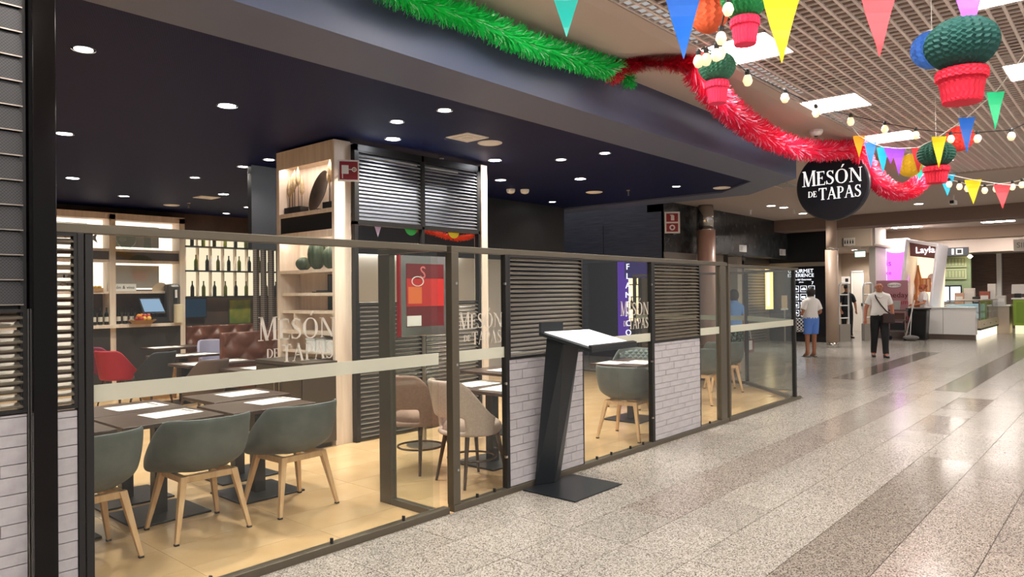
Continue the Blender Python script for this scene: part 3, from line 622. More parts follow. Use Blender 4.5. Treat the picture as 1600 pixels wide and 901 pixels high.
# ================================================================== SLATTED SCREEN
t = thing('slatted_screen', 'tall dark slatted screen beside the oak shelf, open in the middle', 'screen')
ys = 6.58
MB().box(4.86, 4.905, ys, ys+.07, 0, 3.34).build('post', FRAMED, t); MB().box(5.855, 5.895, ys, ys+.07, 0, 3.34).build('post', FRAMED, t); MB().box(6.845, 6.885, ys, ys+.07, 0, 3.34).build('post', FRAMED, t)
MB().box(4.86, 6.885, ys, ys+.07, 3.27, 3.34).build('head_rail', FRAMED, t); MB().box(4.86, 6.885, ys, ys+.07, 2.44, 2.475).build('mid_rail', FRAMED, t)
for a, b in ((4.905, 5.855), (5.895, 6.845)):
    louvre(t, a, b, 2.475, 3.27, ys+.005, 18, mat('slat_light', '#8f959c', .35, .4), .06, .5)
    louvre(t, a, b, .02, 1.56, ys+.005, 30, mat('slat_mid', '#75706a', .4, .35), .06, .5)
MB().box(6.885, 7.0, ys-.02, ys+.12, 0, 3.36).build('oak_post', WOODL, t, bevel=.003)
lt = thing('strip_light', 'bright strip light behind the top of the slatted screen', 'light', (5.87, 7.0, 3.35)); MB().box(-.95, .95, -.02, .02, -.02, .02).build('tube', emis('strip_tube', '#f6f8ff', 45), lt); MB().box(-.96, .96, -.06, .04, .02, .05).box(-.96, .96, -.06, -.05, -.075, .02).build('housing', WHITE, lt)
# kitchen pass behind
struct(MB().box(7.0, 11.8, 10.5, 10.6, 0, 2.6).build('wall_kitchen', mat('kitchen_white', '#dcd8d2', .5)))
struct(MB().box(4.9, 11.8, 8.9, 9.0, 2.28, 3.4).build('wall_bulkhead', BLACKP))
lt = thing('strip_light', 'strip light over the white kitchen wall behind the screen', 'light', (8.7, 10.45, 2.5)); MB().box(-1.6, 1.6, -.03, .03, -.02, .02).build('tube', emis('kitchen_tube', '#fff8f0', 20), lt); MB().box(-1.62, 1.62, -.04, .04, .02, .05).build('housing', WHITE, lt)
t = thing('counter', 'dark counter with a blue cloth, behind the lower slats', 'counter', (6.0, 7.6, 0)); MB().box(-1.0, 1.0, -.3, .3, 0, 1.5).build('body', mat('counter_dark', '#4a4540', .5), t); MB().box(-1.05, 1.05, -.34, .34, 1.5, 1.55).build('top', STEEL, t)
t = thing('folded_cloth', 'small blue cloth lying on the counter behind the slats', 'cloth', (5.2, 7.38, 1.55)); MB().box(-.06, .06, -.05, .05, 0, .03).build('fold', mat('blue_cloth', '#2a66c8', .8), t, bevel=.01); MB().box(-.05, .04, -.04, .04, .03, .05).build('fold', MATS['blue_cloth'], t, bevel=.008)
# pennants and paper decorations hung in the screen opening
ORG = mat('tinsel_orange', '#f0512e', .4); 
def tinsel(name, pts, R, n, m, lab, cat='garland', seed=1, rj=.25, wd=.006, tip=None):
    """tinsel garland: thousands of thin foil blades round a wire"""
    rn = random.Random(seed); P_ = [Vector(p) for p in pts]
    # Catmull-Rom
    cp = []
    for i in range(len(P_)-1):
        p0, p1, p2, p3 = P_[max(i-1, 0)], P_[i], P_[i+1], P_[min(i+2, len(P_)-1)]
        for k in range(14):
            u = k/14; cp.append(.5*((2*p1)+(p2-p0)*u+(2*p0-5*p1+4*p2-p3)*u*u+(3*p1-p0-3*p2+p3)*u**3))
    cp.append(P_[-1]); L = [0]
    for a, b in zip(cp[:-1], cp[1:]): L.append(L[-1]+(b-a).length)
    t = thing(name, lab, cat); MB().tube(cp, .012, 5).build('wire', m[0], t); mb = MB(); j = 0
    for q in range(n):
        s = L[-1]*q/n
        while j < len(L)-2 and L[j+1] < s: j += 1
        u = (s-L[j])/max(L[j+1]-L[j], 1e-6); c = cp[j].lerp(cp[j+1], u); tg = (cp[j+1]-cp[j]).normalized()
        a = rn.uniform(0, 2*PI); ax = tg.orthogonal().normalized(); d_ = (Matrix.Rotation(a, 3, tg) @ ax)
        d_ = (d_+tg*rn.uniform(-.2, .55)).normalized(); r = R*rn.uniform(1-rj*1.6, 1+rj*.35); e = c+d_*r; s_ = d_.cross(tg).normalized()*wd
        md = c+d_*r*.55+tg*rn.uniform(-.01, .01)
        mb.cur = 1 if rn.random() < .12 else 0  # random paler blades paint foil glints into the colour
        mb.add([c-s_*.6, c+s_*.6, md+s_, md-s_, e+s_*.5, e-s_*.5], [(0,1,2,3), (3,2,4,5)])
    tag(mb.build('foil_fringe', m, t), kind='stuff'); return t
tinsel('tinsel_garland', [(5.9,6.72,2.46),(6.15,6.71,2.43),(6.4,6.71,2.39),(6.62,6.71,2.38),(6.84,6.71,2.42),(6.88,6.69,2.46)], .05, 900, [ORG, ORG], 'orange tinsel garland hung behind the slatted screen opening', seed=5, wd=.004)
for x, z, c, lab in [(5.74,2.465,'#3fbf5a','green half-round paper pennant in the screen opening'), (6.46,2.465,'#e6d42a','yellow half-round paper pennant in the screen opening')]:
    tag(MB().slab([(x-.10,z)]+[(x+.10*math.cos(a), z-.10*abs(math.sin(a))) for a in [PI+PI*k/12 for k in range(0, 13)]], 6.651, 6.656).build('half_round_pennant', mat('paper_'+c, c, .6)), lab, 'pennant')
tag(MB().slab([(5.18,2.465),(5.29,2.465),(5.235,2.32)], 6.651, 6.656).build('triangle_pennant', mat('pale_lilac', '#c8b4d4', .6)), 'small pale lilac triangular pennant in the screen opening', 'pennant')
# poster stand
t = thing('poster_stand', 'metal poster stand with a red beer poster inside the doorway', 'poster stand', (5.26, 5.9, 0))
MB().lathe([(.2, 0), (.2, .015), (.02, .025)], 24).build('base', STEEL, t); MB().tube([(0, 0, .02), (0, 0, 1.2)], .02, 10).build('pole', STEEL, t)
MB().box(-.335, .335, -.02, .02, 1.2, 2.07).build('frame', CHROME, t, bevel=.004); MB().box(-.36, -.335, -.02, .02, 1.2, 2.07).build('red_edge', REDSIGN, t)
ps = MB().box(-.26, .28, -.024, -.02, 1.30, 1.98).build('poster', mat('poster_maroon', '#6c1a20', .5), t); MB().box(-.26, .28, -.027, -.0245, 1.52, 1.82).build('red_band', mat('poster_red', '#c22a26', .5), ps)
MB().box(-.24, -.05, -.03, -.0275, 1.55, 1.73).build('picture', mat('poster_orange', '#e0703a', .5), ps); MB().box(-.26, -.06, -.03, -.0275, 1.31, 1.42).build('note', PAPER, ps)
text_obj('lettering', 'S', .19, mat('poster_pink', '#e0787a', .5), ps, (-.03, -.026, 1.88), (PI/2, 0, 0)); ov = MB().lathe([(.055, 0), (.055, .004), (.047, .004), (.047, 0)], 24, cap=False); ov.v = [(x*1.6-.11, -.03-z, y+1.79) for x, y, z in ov.v]; ov.build('oval_badge', WHITE, ps)

# ================================================================== BACK BAR
YB = 14.72
t = thing('back_bar', 'pale oak back bar with lit open shelves along the rear wall', 'shelf', (0, 0, 0))
for x in (3.05, 5.20, 6.52): MB().box(x, x+.11, YB, 15.08, 0, 3.24).build('upright', WOODL, t)
MB().box(3.05, 6.63, YB, 15.08, 3.14, 3.26).build('head_panel', WOODL, t)
for z in (2.53, 2.32, 1.72): MB().box(3.16, 6.52, YB+.03, 15.08, z, z+.05).build('shelf', WOODL, t)
MB().box(3.16, 6.52, YB+.04, YB+.06, 2.37, 2.53).build('dark_infill', mat('infill_brown', '#4a3b33', .6), t)
MB().box(3.16, 6.52, YB-.12, 15.08, 1.07, 1.13).build('counter_top', WOODL, t)
for a, b in ((3.16, 5.20), (5.31, 6.52)):
    MB().box(a, b, 15.06, 15.075, 2.58, 3.14).build('backlight', BACKLIT, t); MB().box(a, b, 15.06, 15.075, 1.8, 2.32).build('backlight', BACKLIT, t)
    MB().box(a+.05, b-.28, 15.03, 15.05, 2.64, 3.06).build('frosted_panel', mat('frosted', '#b7b4ac', .5), t); MB().box(a+.05, b-.28, 15.03, 15.05, 1.83, 2.28).build('frosted_panel', MATS['frosted'], t)
    MB().box(a, b, YB-.02, YB+.05, .0, 1.07).build('front_panel', mat('bar_dark', '#2b2422', .6), t)
BOT = mat('bottle_dark', '#141713', .12); BOTG = mat('bottle_green', '#4b4f17', .12); LABELM = mat('bottle_label', '#d8cfbe', .7)
def bottle_mesh(s=1): return MB().lathe([(.036*s,0),(.038*s,.01),(.038*s,.19*s),(.03*s,.215*s),(.014*s,.25*s),(.0135*s,.31*s),(.0155*s,.312*s),(.0155*s,.325*s)], 12)
bme = bottle_mesh().mesh('glass_body', BOT, smooth=True); bmg = bottle_mesh().mesh('glass_body', BOTG, smooth=True); lme = MB().lathe([(.0392,.06),(.0392,.15)], 12, cap=False).mesh('paper_label', LABELM)
def bottle(x, y, z, lab, grp, me=None, s=1, label=True):
    t = thing('wine_bottle', lab, 'bottle', (x, y, z), 0, grp); t.scale = (s, s, s); inst('glass_body', me or bme, t)
    if label: inst('paper_label', lme, t)
for k in range(6): bottle(4.62+.11*k, 14.8, 1.13, '%s labelled wine bottle from the left at the left end of the bar counter' % ('first', 'second', 'third', 'fourth', 'fifth', 'sixth')[k], 'bottles at the left of the bar counter')
for k in range(5): bottle(5.42+.12*k, 14.9, 1.13, '%s dark bottle from the left behind the fruit basket on the bar counter' % ('first', 'second', 'third', 'fourth', 'fifth')[k], 'bottles behind the fruit basket', s=1.0)
for k in range(4): bottle(4.5+.12*k, 14.95, 1.77, '%s dark bottle from the left on the lower oak bar shelf' % ('first', 'second', 'third', 'fourth')[k], 'bottles on the lower oak shelf')
# things on the bar
t = thing('cash_register', 'touchscreen cash register lit blue on the bar counter', 'cash register', (6.0, 14.7, 1.13)); MB().box(-.2, .25, -.1, .16, 0, .12).build('base', BLACKP, t)
MB().hexa([(-.22,-.06,.2),(.2,-.06,.2),(.2,-.02,.2),(-.22,-.02,.2)], [(-.26,.06,.5),(.14,.06,.5),(.14,.1,.5),(-.26,.1,.5)]).build('monitor', BLACKP, t); MB().hexa([(-.20,-.068,.23),(.18,-.068,.23),(.18,-.06,.23),(-.20,-.06,.23)], [(-.24,.045,.48),(.12,.045,.48),(.12,.053,.48),(-.24,.053,.48)]).build('screen', emis('screen_blue', '#9ab6d6', .8), t)
MB().box(-.04, .04, 0, .08, .12, .3).build('neck', BLACKP, t)
t = thing('coffee_tower', 'tall rounded grey dispenser tower at the right end of the bar counter', 'dispenser', (6.38, 14.72, 1.13)); MB().box(-.14, .12, -.12, .14, 0, .78).build('body', mat('tower_grey', '#4b4541', .35), t, bevel=.06); MB().box(-.04, .03, -.13, -.12, .25, .68).build('slot', BLACKP, t); MB().box(-.02, .02, -.16, -.13, .5, .66).build('tap', WHITE, t)
tag(MB().lathe([(.09,0),(.09,.36),(.085,.37)], 16).build('canister', mat('canister_cream', '#d6c7a8', .5), loc=(6.42, 14.55, 1.13)), 'cream canister standing in front of the dispenser tower', 'canister')
t = thing('fruit_basket', 'flat basket heaped with orange and red fruit on the bar counter', 'basket', (5.72, 14.55, 1.13)); MB().lathe([(.16, 0), (.24, .07), (.25, .08), (.23, .075), (.15, .01)], 20, cap=True).build('basket', WOODBOX, t)
FR = [mat('orange_peel', '#e0892a', .5), mat('red_apple', '#b0392a', .4), mat('lemon', '#e0b04a', .5)]
for k in range(14):
    a = k*2.4; r = .16*math.sqrt((k % 9)/9); tag(MB().sphere((0, 0, 0), .045, 10, 6).build('fruit', FR[k % 3], smooth=True, loc=(5.72+r*math.cos(a), 14.55+r*math.sin(a), 1.235+.05*(k > 8))), ['orange in the basket on the bar', 'red apple in the basket on the bar', 'yellow lemon in the basket on the bar'][k % 3], 'fruit', 'fruit in the bar basket')
GL2 = glass_mat('vase_glass', (.85, .92, .9), 1.5)
tag(MB().lathe([(.05, 0), (.16, .1), (.19, .2), (.14, .32), (.06, .37), (.06, .44)], 20, cap=False).build('glass_jar', GL2, smooth=True, loc=(5.55, 14.86, 2.59)), 'large round clear glass jar on the top bar shelf', 'jar')
tag(MB().lathe([(.07, 0), (.07, .3), (.05, .34), (.06, .42)], 16, cap=False).build('glass_carafe', GL2, smooth=True, loc=(5.95, 14.86, 2.59)), 'tall clear glass carafe on the top bar shelf beside the jar', 'carafe')
t = thing('fish_ornament', 'grey metal fish ornament on the top bar shelf behind the glass frame', 'ornament', (4.72, 14.9, 2.78)); MB().sphere((0,0,0), .1, 14, 8, 2.3, .4, .8).build('body', STEEL, t, smooth=True); MB().slab([(.2,0),(.33,.09),(.3,0),(.33,-.09)], -.01, .01).build('tail', STEEL, t); MB().box(-.01,.01,-.01,.01,-.2,-.06).build('stand', BLACKP, t); MB().cbox(0,0,-.2,.2,.1,.02).build('foot', BLACKP, t)
tag(MB().slab([(.17*math.cos(PI*k/14), .17*math.sin(PI*k/14)) for k in range(15)], -.006, .006).build('fan_ornament', mat('fan_paper', '#d8c0a0', .8), loc=(6.2, 14.86, 1.77)), 'open paper fan standing on the lower bar shelf', 'fan')
t = thing('bar_sign', 'cream chalk sign with dark lettering on the lower bar shelf', 'sign', (5.5, 14.84, 1.77)); MB().box(-.3, .22, -.01, .01, 0, .14).build('board', PAPER, t); text_obj('lettering', 'jamón & vino', .085, BLACKP, t, (-.04, -.013, .07), (PI/2, 0, 0), .001)
t = thing('bread_tray', 'wooden tray of bread on the lower bar shelf', 'tray', (4.95, 14.8, 1.77)); MB().box(-.14, .14, -.08, .08, 0, .06).build('tray', WOODBOX, t)
for k in range(4): MB().sphere((-.1+.066*k, 0, .075), .04, 10, 6, 1, 1.4, .7).build('bread_roll', FR[2], t, smooth=True)
tag(MB().lathe([(.08, 0), (.13, .12), (.12, .28), (.05, .36)], 16).build('clay_jug', mat('jug_grey', '#6f675e', .6), smooth=True, loc=(4.62, 14.75, 1.9-.13)), 'grey clay jug half hidden behind the glass partition post', 'jug')
ORD = ('first', 'second', 'third', 'fourth', 'fifth', 'sixth', 'seventh', 'eighth', 'ninth')
# ---- wine wall
t = thing('wine_rack', 'backlit wine display with three bottle shelves on the rear wall', 'wine rack', (0, 0, 0))
MB().box(6.75, 8.9, 15.0, 15.09, 1.66, 2.92).build('backlight', emis('wine_backlight', '#ffeccc', .95), t)
for z in (1.62, 2.17, 2.68): MB().box(6.7, 8.95, 14.82, 15.0, z, z+.03).build('shelf', BLACKP, t)
for k in range(9): x = 6.72+.276*k; MB().box(x-.012, x+.012, 14.9, 15.0, 1.62, 2.92).build('divider', WOODL, t)
for r, z in enumerate((1.65, 2.20, 2.71)):
    for k in range(9):
        x = 6.86+.24*k+(.08 if r == 1 else 0)
        if x < 8.85: bottle(x, 14.9, z, '%s %s wine bottle from the left on the %s shelf of the wine display' % (ORD[k], 'green' if (k+r) % 2 else 'black', ('bottom', 'middle', 'top')[r]), ['bottom wine shelf', 'middle wine shelf', 'top wine shelf'][r], bmg if (k+r) % 2 else bme, 1.0, False)
t = thing('wall_picture', 'green and yellow abstract picture under the wine display', 'picture', (8.0, 15.06, 1.03)); MB().box(-.26, .26, 0, .03, 0, .55).build('frame', mat('frame_olive', '#59622c', .6), t); MB().box(-.24, .24, -.004, 0, .02, .53).build('canvas', mat('canvas_green', '#6f8a3a', .7, noise=(4, '#a8a23a', .35, .65)), t)
t = thing('wall_screen', 'dim blue television on the rear wall left of the wine display', 'television', (6.95, 14.99, 1.2)); MB().box(-.3, .26, 0, .04, 0, .42).build('bezel', BLACKP, t); MB().box(-.28, .24, -.004, 0, .02, .40).build('screen', emis('tv_blue', '#3a556e', .3), t)
# ---- ribbed metal curtain
t = thing('ribbed_curtain', 'dark ribbed metal chain curtain beside the tall oak shelf', 'curtain', (6.16, 10.75, 0)); RIBM = perforated_mat('chain_mesh', '#7a6f68', '#39322f', 1, 60, 60, .5); me = MB().box(-.02, .02, -.045, .045, .85, 3.38).mesh('rib', RIBM)
for k in range(8): inst('rib', me, t, (.05*(k % 2), -.42+.12*k, 0))
# ---- tufted leather benches
def tufted(name, lab, L, H, loc, rz, seat=True):
    t = thing(name, lab, 'bench', loc, rz); n, m = int(L/.025), int(H/.025); vs = []
    for j in range(m+1):
        for i in range(n+1):
            x, z = -L/2+L*i/n, H*j/m; u, v = x/.2, z/.2
            q = abs(math.sin(PI*(u+v)/2)*math.sin(PI*(u-v)/2)); vs.append((x, -.04-.075*q-(.03*math.sin(PI*min(1, j/m))), .42+z))
    k = len(vs); vs += [(x, .06, z) for x, y, z in vs[:k]]; N = n+1
    fs = [(j*N+i, j*N+i+1, (j+1)*N+i+1, (j+1)*N+i) for j in range(m) for i in range(n)]+[(k+j*N+i, k+(j+1)*N+i, k+(j+1)*N+i+1, k+j*N+i+1) for j in range(m) for i in range(n)]
    fs += [(m*N+i, m*N+i+1, k+m*N+i+1, k+m*N+i) for i in range(n)]+[(j*N, (j+1)*N, k+(j+1)*N, k+j*N) for j in range(m)]+[(j*N+n, k+j*N+n, k+(j+1)*N+n, (j+1)*N+n) for j in range(m)]
    MB().add(vs, fs).build('tufted_back', LEATHER, t, smooth=True)
    MB().box(-L/2, L/2, -.55, .02, .3, .46).build('seat', LEATHER, t, bevel=.03); MB().box(-L/2, L/2, -.5, .04, 0, .3).build('plinth', BLACKP, t)
    return t
tufted('tufted_bench', 'long brown buttoned leather bench against the rear wall under the wine display', 2.6, .62, (8.0, 14.9, 0), 0)
tufted('tufted_bench', 'brown buttoned leather booth bench left of the oak shelf', 1.5, .68, (5.95, 10.35, 0), 0)

# ================================================================== CHAIRS AND TABLES
def smst(a, b, x): x = max(0, min(1, (x-a)/(b-a))); return x*x*(3-2*x)
def sgnp(v, p): return math.copysign(abs(v)**p, v)
def shell_mesh(name, mats):
    n, m = 36, 9; vs = [(0, 0, .432)]; mi = []
    for i in range(1, m+1):
        v = i/m
        for k in range(n):
            a = 2*PI*k/n; b = -math.sin(a); zr = .485+.345*smst(-.55, .55, b); z = .435+(zr-.435)*v**1.3
            q = min(1, v*1.0/(.62+.38*smst(-.5, .5, b))); sc = .52+.48*math.sqrt(max(0, 1-(1-min(1, q))**2)) if v > 0 else .5
            sc = sc*min(1, .55+v*1.4)
            vs.append((.315*sc*sgnp(math.cos(a), .75), .285*sc*sgnp(math.sin(a), .8)-.10*max(0, b)*(z-.435), z))
    fs = [(0, 1+(k+1)%n, 1+k) for k in range(n)]+[(1+i*n+k, 1+i*n+(k+1)%n, 1+(i+1)*n+(k+1)%n, 1+(i+1)*n+k) for i in range(m-1) for k in range(n)]
    return MB().add(vs, fs)
def make_shell_chair(lab, grp):
    t = thing('shell_chair', lab, 'chair', (0, 0, 0), 0, grp)
    sh = shell_mesh('shell', None).build('shell', SHELL, t, smooth=True); md = sh.modifiers.new('solid', 'SOLIDIFY'); md.thickness = .022; md.offset = 1
    md = sh.modifiers.new('sub', 'SUBSURF'); md.levels = 1; md.render_levels = 1
    pad = MB(); n = 16; vs = []
    for i in range(9):                                     # quilted inner back pad
        for k in range(n+1):
            a = -PI/2-1.25+2.5*k/n; z = .50+.31*i/8; s_ = .80+.12*i/8
            vs.append((.315*s_*sgnp(math.cos(a), .75), .285*s_*sgnp(math.sin(a), .8)-.10*max(0, -math.sin(a))*(z-.435), z-.06*abs(k/n-.5)*2*(i/8)))
    pad.add(vs, [(i*(n+1)+k, i*(n+1)+k+1, (i+1)*(n+1)+k+1, (i+1)*(n+1)+k) for i in range(8) for k in range(n)]); pad.build('quilted_pad', PADQ, t, smooth=True, solid=.02)
    MB().lathe([(.02, .47), (.2, .475), (.225, .5), (.2, .52), (.02, .525)], 24, rx=1.05, ry=.95).build('seat_pad', PADQ, t, smooth=True)
    fr = MB(); fr.box(-.19, .19, -.19, -.15, .385, .43).box(-.19, .19, .15, .19, .385, .43).box(-.19, -.15, -.15, .15, .385, .43).box(.15, .19, -.15, .15, .385, .43); fr.build('seat_frame', WOODLEG, t, bevel=.005)
    for sx in (-1, 1):
        for sy in (-1, 1):
            xt, yt, xb, yb = sx*.175, sy*.17, sx*.255, sy*.25; a, b = .024, .013
            l = MB().hexa([(xb-b,yb-b,.012),(xb+b,yb-b,.012),(xb+b,yb+b,.012),(xb-b,yb+b,.012)], [(xt-a,yt-a,.43),(xt+a,yt-a,.43),(xt+a,yt+a,.43),(xt-a,yt+a,.43)]).build('leg', WOODLEG, t, bevel=.004)
            MB().cbox(xb, yb, 0, .028, .028, .013).build('foot_cap', BLACKP, l)
    return t
def make_fabric_chair(lab, grp, fab, hole=True, legm=None, ring=True):
    t = thing('upholstered_chair', lab, 'chair', (0, 0, 0), 0, grp); legm = legm or WALNUT
    n, m = 30, 12; vs = []; fs = []
    for i in range(m+1):
        for k in range(n+1):
            a = (-105+210*k/n)*PI/180; h = .86-.30*smst(.75, 1.85, abs(a)); z = .41+(h-.41)*i/m; r = .232+.035*i/m
            vs.append((r*1.0*math.sin(a), -r*1.02*math.cos(a)-.07*i/m*max(0, math.cos(a)), z))
    for i in range(m):
        for k in range(n):
            a = abs(-105+210*(k+.5)/n); 
            if hole and a < 46 and 1 <= i <= 3: continue
            fs.append((i*(n+1)+k, i*(n+1)+k+1, (i+1)*(n+1)+k+1, (i+1)*(n+1)+k))
    b = MB().add(vs, fs).build('backrest', fab, t, smooth=True); md = b.modifiers.new('solid', 'SOLIDIFY'); md.thickness = .045; md.offset = 0
    md = b.modifiers.new('sub', 'SUBSURF'); md.levels = 1; md.render_levels = 1
    MB().lathe([(.02, .395), (.215, .40), (.24, .43), (.24, .47), (.215, .50), (.02, .505)], 28, (0, .03, 0)).build('seat', fab, t, smooth=True)
    for sx in (-1, 1):
        for sy in (-1, 1): MB().tube([(sx*.155, .02+sy*.15, .40), (sx*.205, .02+sy*.215, 0)], [.020, .011], 8).build('leg', legm, t)
    if ring: MB().tube([(.195*math.cos(2*PI*k/28), .02+.2*math.sin(2*PI*k/28), .2) for k in range(29)], .009, 6, False).build('ring_stretcher', legm, t)
    return t
GC = 'grey shell chairs with beech legs'
c0 = make_shell_chair('grey shell chair nearest the black post, cut off by the glass frame', GC); c0.location = (1.60, 5.02, .001); c0.rotation_euler.z = .03
dup(c0, (2.36, 5.06, .001), -.02, 'grey shell chair in the middle of the three backing onto the front glass', GC)
dup(c0, (3.09, 5.05, .001), .04, 'grey shell chair right of three backing onto the front glass, under the etched name', GC)
dup(c0, (7.02, 4.42, .001), -1.45, 'grey shell chair seen whole between the two brick panels', GC)
dup(c0, (5.83, 4.75, .001), 1.75, 'quilted grey shell chair half hidden by brick, facing the two pale chairs', GC)
dup(c0, (8.95, 5.55, .001), 1.6, 'quilted grey shell chair across the table from the whole one between bricks', GC)
dup(c0, (9.85, 4.95, .001), -1.4, 'grey shell chair behind the narrow pane by the second brick panel', GC)
dup(c0, (11.3, 5.25, .001), -.9, 'dark shell chair behind the last front pane', GC)
b0 = make_fabric_chair('taupe upholstered chair with a cut-out back, just inside the doorway', 'pale upholstered chairs', BEIGEF); b0.location = (4.52, 5.16, .001); b0.rotation_euler.z = -1.5; b0.scale = (1.07,)*3
b1 = make_fabric_chair('pale oyster upholstered chair right behind the glass near the lectern', 'pale upholstered chairs', BEIGEF2); b1.location = (4.50, 4.46, .001); b1.rotation_euler.z = -1.75; b1.scale = (1.07,)*3
def table(x, y, lab, sx=.74, sy=.62, z=.74, rz=0, top=None):
    t = thing('pedestal_table', lab, 'table', (x, y, 0), rz, 'dark pedestal tables')
    MB().box(-sx/2, sx/2, -sy/2, sy/2, z-.03, z).build('table_top', top or WOODD, t, bevel=.004); MB().box(-.045, .045, -.045, .045, .016, z-.03).build('column', BLACKM, t); MB().box(-.28, .28, -.27, .27, .001, .016).build('base_plate', BLACKM, t, bevel=.003)
    MB().box(-.2, .2, -.2, .2, z-.045, z-.03).build('mount', BLACKM, t); return t
table(1.56, 5.64, 'dark table behind the chair nearest the black post'); table(2.33, 5.64, 'dark table behind the middle chair of the front row'); table(3.12, 5.60, 'dark table behind the right chair of the front row')
table(1.56, 6.28, 'dark table of the second row nearest the black post'); table(2.33, 6.28, 'dark table of the second row behind the middle chair'); table(3.30, 6.28, 'dark table of the second row before the waiter cabinet')
table(5.16, 4.80, 'dark table between the two pale chairs and the quilted one', .66, .9); table(8.05, 5.0, 'dark table behind the shell chair between the bricks', .9, .7); table(6.45, 5.75, 'dark table seen over the table at the doorway', .9, .7)
table(11.2, 6.1, 'dark table behind the narrow pane at the far end', .8, .7)
table(5.75, 13.3, 'dark table farthest back before the bar', .9, .6); table(5.05, 11.3, 'dark table in the third row before the bar', .9, .6); table(4.75, 9.68, 'dark table in the middle of the dining room before the leather booth', 1.0, .6); table(4.75, 8.45, 'dark table just left of the oak shelf', .8, .55); table(7.4, 13.9, 'dark table in front of the long leather bench', .9, .6)
def placemat(x, y, lab, rz=0, sx=.36, sy=.27, z=.74, fork=True):
    t = thing('paper_placemat', lab, 'placemat', (x, y, z), rz, 'paper placemats laid on the tables'); MB().box(-sx/2, sx/2, -sy/2, sy/2, .0005, .0025).build('sheet', PAPER, t)
    MB().box(-.07, .07, -.05, -.046, .0026, .003).box(-.05, .05, .0, .004, .0026, .003).box(-.06, .06, .05, .054, .0026, .003).build('print', mat('print_grey', '#9a9794', .8), t)
    if fork: MB().box(.10, .16, -.10, .10, .003, .007).build('napkin', WHITE, t); MB().box(.124, .130, -.09, .09, .007, .010).build('knife', STEEL, t); MB().box(.136, .142, -.085, .08, .007, .010).build('fork', STEEL, t)
placemat(2.45, 5.70, 'white placemat nearest the glass on the front middle table', .1, .38, .28); placemat(2.42, 6.28, 'white placemat behind the nearest one, on the second row', .05, .4, .28); placemat(3.30, 5.66, 'white placemat nearest the glass on the right table', .12, .4, .26); placemat(3.38, 6.33, 'white placemat before the waiter cabinet', .05, .4, .28)
placemat(1.62, 5.72, 'white placemat on the table nearest the black post', 0); placemat(1.62, 6.3, 'white placemat on the second row nearest the black post', .02)
placemat(5.12, 4.62, 'white placemat between the pale chairs and the glass', .1, .4, .3); placemat(5.2, 5.05, 'second white placemat on the doorway table', -.05, .4, .3); placemat(6.45, 5.7, 'white placemat on the table beyond the doorway', 0, .5, .3); placemat(8.1, 4.9, 'white placemat behind the shell chair between the bricks', .2, .5, .32); placemat(7.85, 5.15, 'second placemat behind the shell chair between the bricks', .1, .4, .3); placemat(11.1, 5.95, 'white placemat at the far end by the narrow pane', .1, .4, .3)
placemat(5.6, 13.25, 'placemat on the farthest table before the bar', 0, .5, .35); placemat(4.85, 11.25, 'left placemat on the third row table before the bar', 0, .4, .4); placemat(5.3, 11.2, 'right placemat on the third row table before the bar', .1, .4, .3); placemat(4.55, 9.6, 'left placemat on the middle dining table', 0, .42, .35); placemat(5.0, 9.72, 'right placemat on the middle dining table', 0, .4, .3); placemat(4.8, 8.42, 'placemat on the table just left of the oak shelf', .05, .5, .33); placemat(7.4, 13.8, 'placemat on the table by the long leather bench', 0, .5, .35)
CD = 'coloured chairs deep in the dining room'
r0 = make_fabric_chair('red velvet chair at the left, in front of the bar', CD, REDF, False, ring=False); r0.location = (4.25, 11.7, .001); r0.rotation_euler.z = -1.1
r1 = make_fabric_chair('plum velvet chair behind the red one at the far left', CD, MAGF, False, ring=False); r1.location = (4.45, 12.75, .001); r1.rotation_euler.z = -1.3
k0 = make_fabric_chair('black chair turned away beside the red velvet chair', CD, BLACKF, False, ring=False); k0.location = (4.42, 10.9, .001); k0.rotation_euler.z = .4
k1 = dup(k0, (6.75, 12.9, .001), 2.6, 'black chair beside the lilac one', CD)
l0 = make_fabric_chair('lilac-grey chair facing the leather booth', CD, LILACF, False, ring=False); l0.location = (6.2, 12.6, .001); l0.rotation_euler.z = 3.0
w0 = make_fabric_chair('cocoa brown chair at the middle dining table', CD, BROWNF, False, ring=False); w0.location = (4.3, 9.06, .001); w0.rotation_euler.z = .2
t = thing('wooden_crate', 'pale wooden crate standing on the floor before the bar', 'crate', (4.95, 11.95, 0)); 
for k in range(4): MB().box(-.2, .2, -.16, -.145, .03+.12*k, .13+.12*k).build('slat', WOODBOX, t); MB().box(-.2, .2, .145, .16, .03+.12*k, .13+.12*k).build('slat', WOODBOX, t)
for sx in (-1, 1): MB().box(sx*.2-.01, sx*.2+.01, -.16, .16, 0, .5).build('end_panel', WOODBOX, t)

# ================================================================== PARTY DECORATIONS IN THE CONCOURSE
GRN = mat('tinsel_green', '#25d860', .35, 0); GRNL = mat('tinsel_green_glint', '#b4f5c4', .3, .1); PNK = mat('tinsel_red', '#f02450', .35, .1); PNKL = mat('tinsel_pink_glint', '#ffc4e2', .25, .2); DRED = mat('tinsel_dark_red', '#c8102c', .35, .1)
tinsel('tinsel_garland', [(2.55,3.80,3.80),(3.21,3.74,3.68),(3.84,3.72,3.70),(4.27,3.72,3.68),(4.76,3.72,3.69),(5.43,3.72,3.73),(5.83,3.72,3.77)], .125, 9000, [GRN, GRNL], 'bright green tinsel garland running along the dark beam', seed=2, rj=.36, wd=.0045)
tinsel('tinsel_garland', [(5.83,3.72,3.82),(5.92,3.70,3.74),(5.98,3.70,3.66)], .10, 700, [GRN, GRNL], 'short green tinsel tail hanging at the knot of the garlands', seed=9, wd=.0045)
